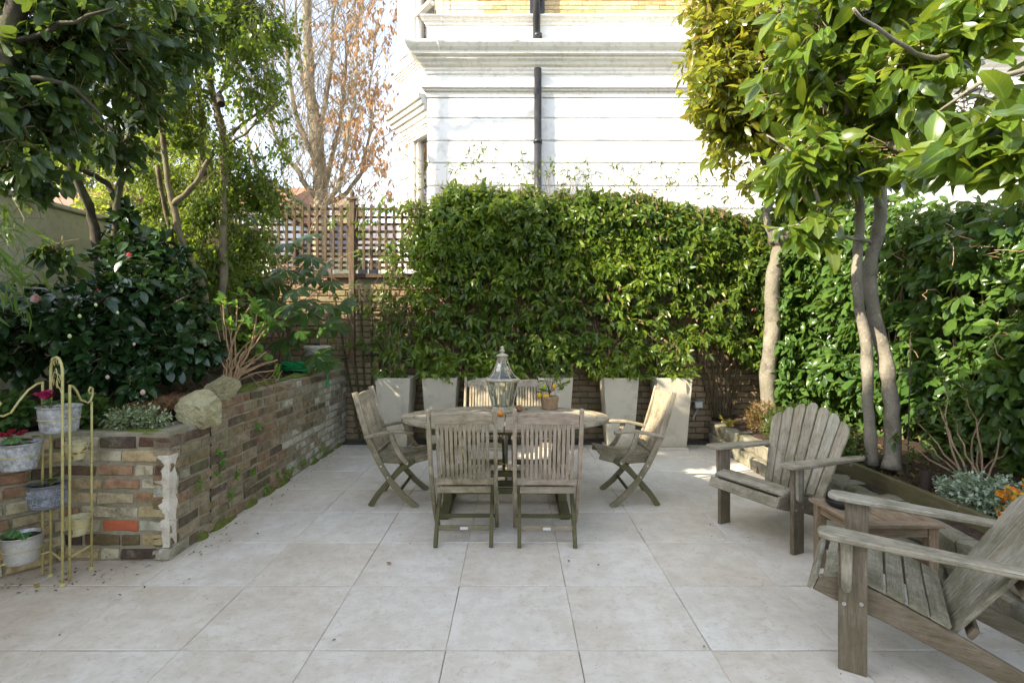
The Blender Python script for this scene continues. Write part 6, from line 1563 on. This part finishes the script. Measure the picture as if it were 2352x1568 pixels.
for y, z in ((3.86, .55), (3.9, .48), (3.84, .40), (3.62, .38), (4.1, .33), (4.35, .28), (4.0, .22), (4.8, .12), (5.0, .08), (5.1, .1), (4.6, .06), (5.4, .1), (5.7, .1), (5.9, .12), (4.45, .62)):
    cc += [(-2.125+rnd.uniform(0, .02), y+rnd.gauss(0, .018), z+rnd.gauss(0, .025)) for _ in range(6)]
cc = np.array(cc); P, D, N_, Sz = sprays(cc, rng.normal(0, .5, cc.shape)+[1, -.2, -.2], 5, .018, .02, .9, .3, (.6, -.3, .6))
foliage(wd, T_rnd, L_hydr, P, D, N_, Sz, 0)
# bark chips on both beds
def litter(name, n, xf, zf, size, mat, label, cat, flat=.35):
    xy = [xf() for _ in range(n)]; P = np.array([(x, y, zf(x, y)+.004) for x, y in xy])
    root = thing(name, label, cat, (0, 0, 0)); D = rng.normal(size=(n, 3)); D[:, 2] *= flat
    N_ = rng.normal(0, flat, (n, 3))+[0, 0, 1]; foliage(root, T_ov, mat, P, D, N_, size*rng.uniform(.4, 1.4, n), 0, mass='pieces'); 
    for c in root.children: c['kind'] = 'stuff'
    root['kind'] = 'stuff'
def xl_(): return rnd.uniform(-3.6, -2.3), rnd.uniform(3.5, 6.6)
litter('bark_mulch', 2600, xl_, soilz, .035, L_litter, 'dark bark chips and dead leaves over the raised bed soil', 'mulch', .5)
litter('border_mulch', 1800, lambda: (rnd.uniform(2.7, 3.5), rnd.uniform(2.2, 6.5)), lambda x, y: .345+.03*mnoise.noise(Vector((x*4, y*4, 5))), .04, L_litter, 'dark leaf mulch over the right border soil', 'mulch', .5)
def pf():
    r = rnd.random()
    if r < .25: return rnd.gauss(-2.6, .22), rnd.gauss(3.12, .12)
    if r < .45: return -2.08+abs(rnd.gauss(0, .05)), rnd.uniform(3.4, 6.6)
    if r < .75: return rnd.uniform(-1.8, 2.3), rnd.gauss(6.5, .25)
    return rnd.uniform(-2.5, 2.3), rnd.uniform(2.2, 6.5)
litter('patio_litter', 420, pf, lambda x, y: 0.002, .016, L_litter, 'specks of dry leaf and grit scattered over the patio slabs', 'litter', .12)
fm = tri_mesh('fallen_leaf', *T_ov[1][:2], T_ov[1][2]); fm.materials.append(L_yellow)
fm2 = tri_mesh('fallen_leaf', *T_ov[2][:2], T_ov[2][2]); fm2.materials.append(L_dead)
for i, (x, y, l) in enumerate(((-2.62, 3.17, 'yellow fallen leaf among the feet of the plant stand'), (-2.70, 3.02, 'yellow-brown fallen leaf left of the front foot of the plant stand'), (-2.35, 3.29, 'little yellow leaf at the foot of the red brick'), (-2.55, 3.10, 'curled brown leaf just right of the plant stand foot'), (-.75, 3.28, 'curled brown leaf on the slabs left of the front chairs'), (-2.78, 3.2, 'yellow leaf in the corner behind the plant stand'))):
    o = link('fallen_leaf', fm if i not in (3, 4) else fm2, None, None, Matrix.Translation((x, y, .012)) @ Matrix.Rotation(rnd.uniform(0, 6), 4, 'Z') @ Matrix.Scale(.045 if i != 2 else .03, 4)); tag(o, l, 'leaf', 'fallen leaves on the patio')
# --- cyclamen in pots
def cyclamen(x, y, z, r, nf, pm, label, nl=16):
    t = thing('cyclamen', label, 'flower', (x, y, z), group='cyclamen in the pots of the plant stand')
    for i in range(nl):
        a = rnd.uniform(0, 6.28); rr = r*rnd.uniform(.3, 1.05); p = Vector((rr*math.cos(a), rr*math.sin(a), rnd.uniform(.01, .04))); s_ = rnd.uniform(.03, .046)
        M = Matrix.Translation(p) @ Matrix.Rotation(a-1.57, 4, 'Z') @ Matrix.Rotation(rnd.uniform(-.5, .1), 4, 'X') @ Matrix.Diagonal((s_*1.3, s_*1.2, s_, 1))
        link('leaf', CYL, None, t, M)
        MB().tube([(p.x*.3, p.y*.3, -.01), p], .0012, 4).build('leaf_stalk', M_twig, t)
    for i in range(nf):
        fx, fy = rnd.gauss(0, r*.35), rnd.gauss(-r*.2, r*.2); h = rnd.uniform(.04, .075)
        MB().tube([(fx*.3, fy*.3, 0), (fx, fy, h)], .0014, 4).build('flower_stalk', M_twig, t)
        tv, tf, tu = leaf_tpl(((.3, .8), (.7, 1.0)), .38, .15, -.3); vs = []; f = []
        for k in range(6):
            q = k*1.05+rnd.random()*.4; d = np.array([math.cos(q)*.75, math.sin(q)*.75, .55+rnd.uniform(-.4, .4)])
            P_, s__, D_, m_, z_ = frames(np.zeros((1, 3)), d[None], np.array([[0, -.5, 1.]]), np.array([.030]))
            X = z_[0]*(tv[:, :1]*s__+tv[:, 1:2]*D_+tv[:, 2:]*m_)+np.array([fx, fy, h]); b = len(vs); vs += X.tolist(); f += (tf+b).tolist()
        link('flower', raw_mesh('flower', vs, f), pm, t)
tvv, tff, tuu = leaf_tpl(((.03, .6), (.35, 1.0), (.75, .75)), .5, .03, .1); CYL = tri_mesh('leaf', tvv-[0, .5, 0], tff, tuu); CYL.materials.append(L_cyc)
cyclamen(-2.675, 3.10, 1.0, .06, 7, P_mag, 'magenta cyclamen edged white, in the topmost bucket', 8)
cyclamen(-2.79, 3.0, .80, .095, 5, P_red, 'dark red cyclamen with green leaves in the left galvanised bucket')
cyclamen(-2.70, 3.09, .55, .075, 0, P_red, 'cyclamen without flowers in the embossed grey pot', 9)
cyclamen(-2.80, 3.02, .275, .085, 0, P_red, 'cyclamen without flowers, one lime green leaf, in the lowest bucket', 12)
# bare arching shoots by the trellis
as_ = thing('bare_climber', 'bare thorny climber stems arching over the trellis top beside the house corner', 'climber', (-1.3, 6.9, 3.0))
for pts in ([(700, 560), (760, 440), (850, 380), (905, 420), (930, 470)], [(800, 460), (880, 430), (960, 400), (1010, 390)], [(860, 470), (900, 400), (870, 350), (850, 345)], [(930, 480), (945, 420), (950, 370)], [(1010, 450), (1000, 400), (960, 365), (900, 350)], [(560, 500), (640, 450), (720, 440), (800, 455)], [(830, 480), (860, 440), (890, 455), (930, 465)]):
    MB().tube([p-as_.location for p in wob([W(a, b, 6.85+rnd.uniform(-.1, .1)) for a, b in pts], .008, 5)], .0035, 4).build('stem', M_orange_twig, as_)
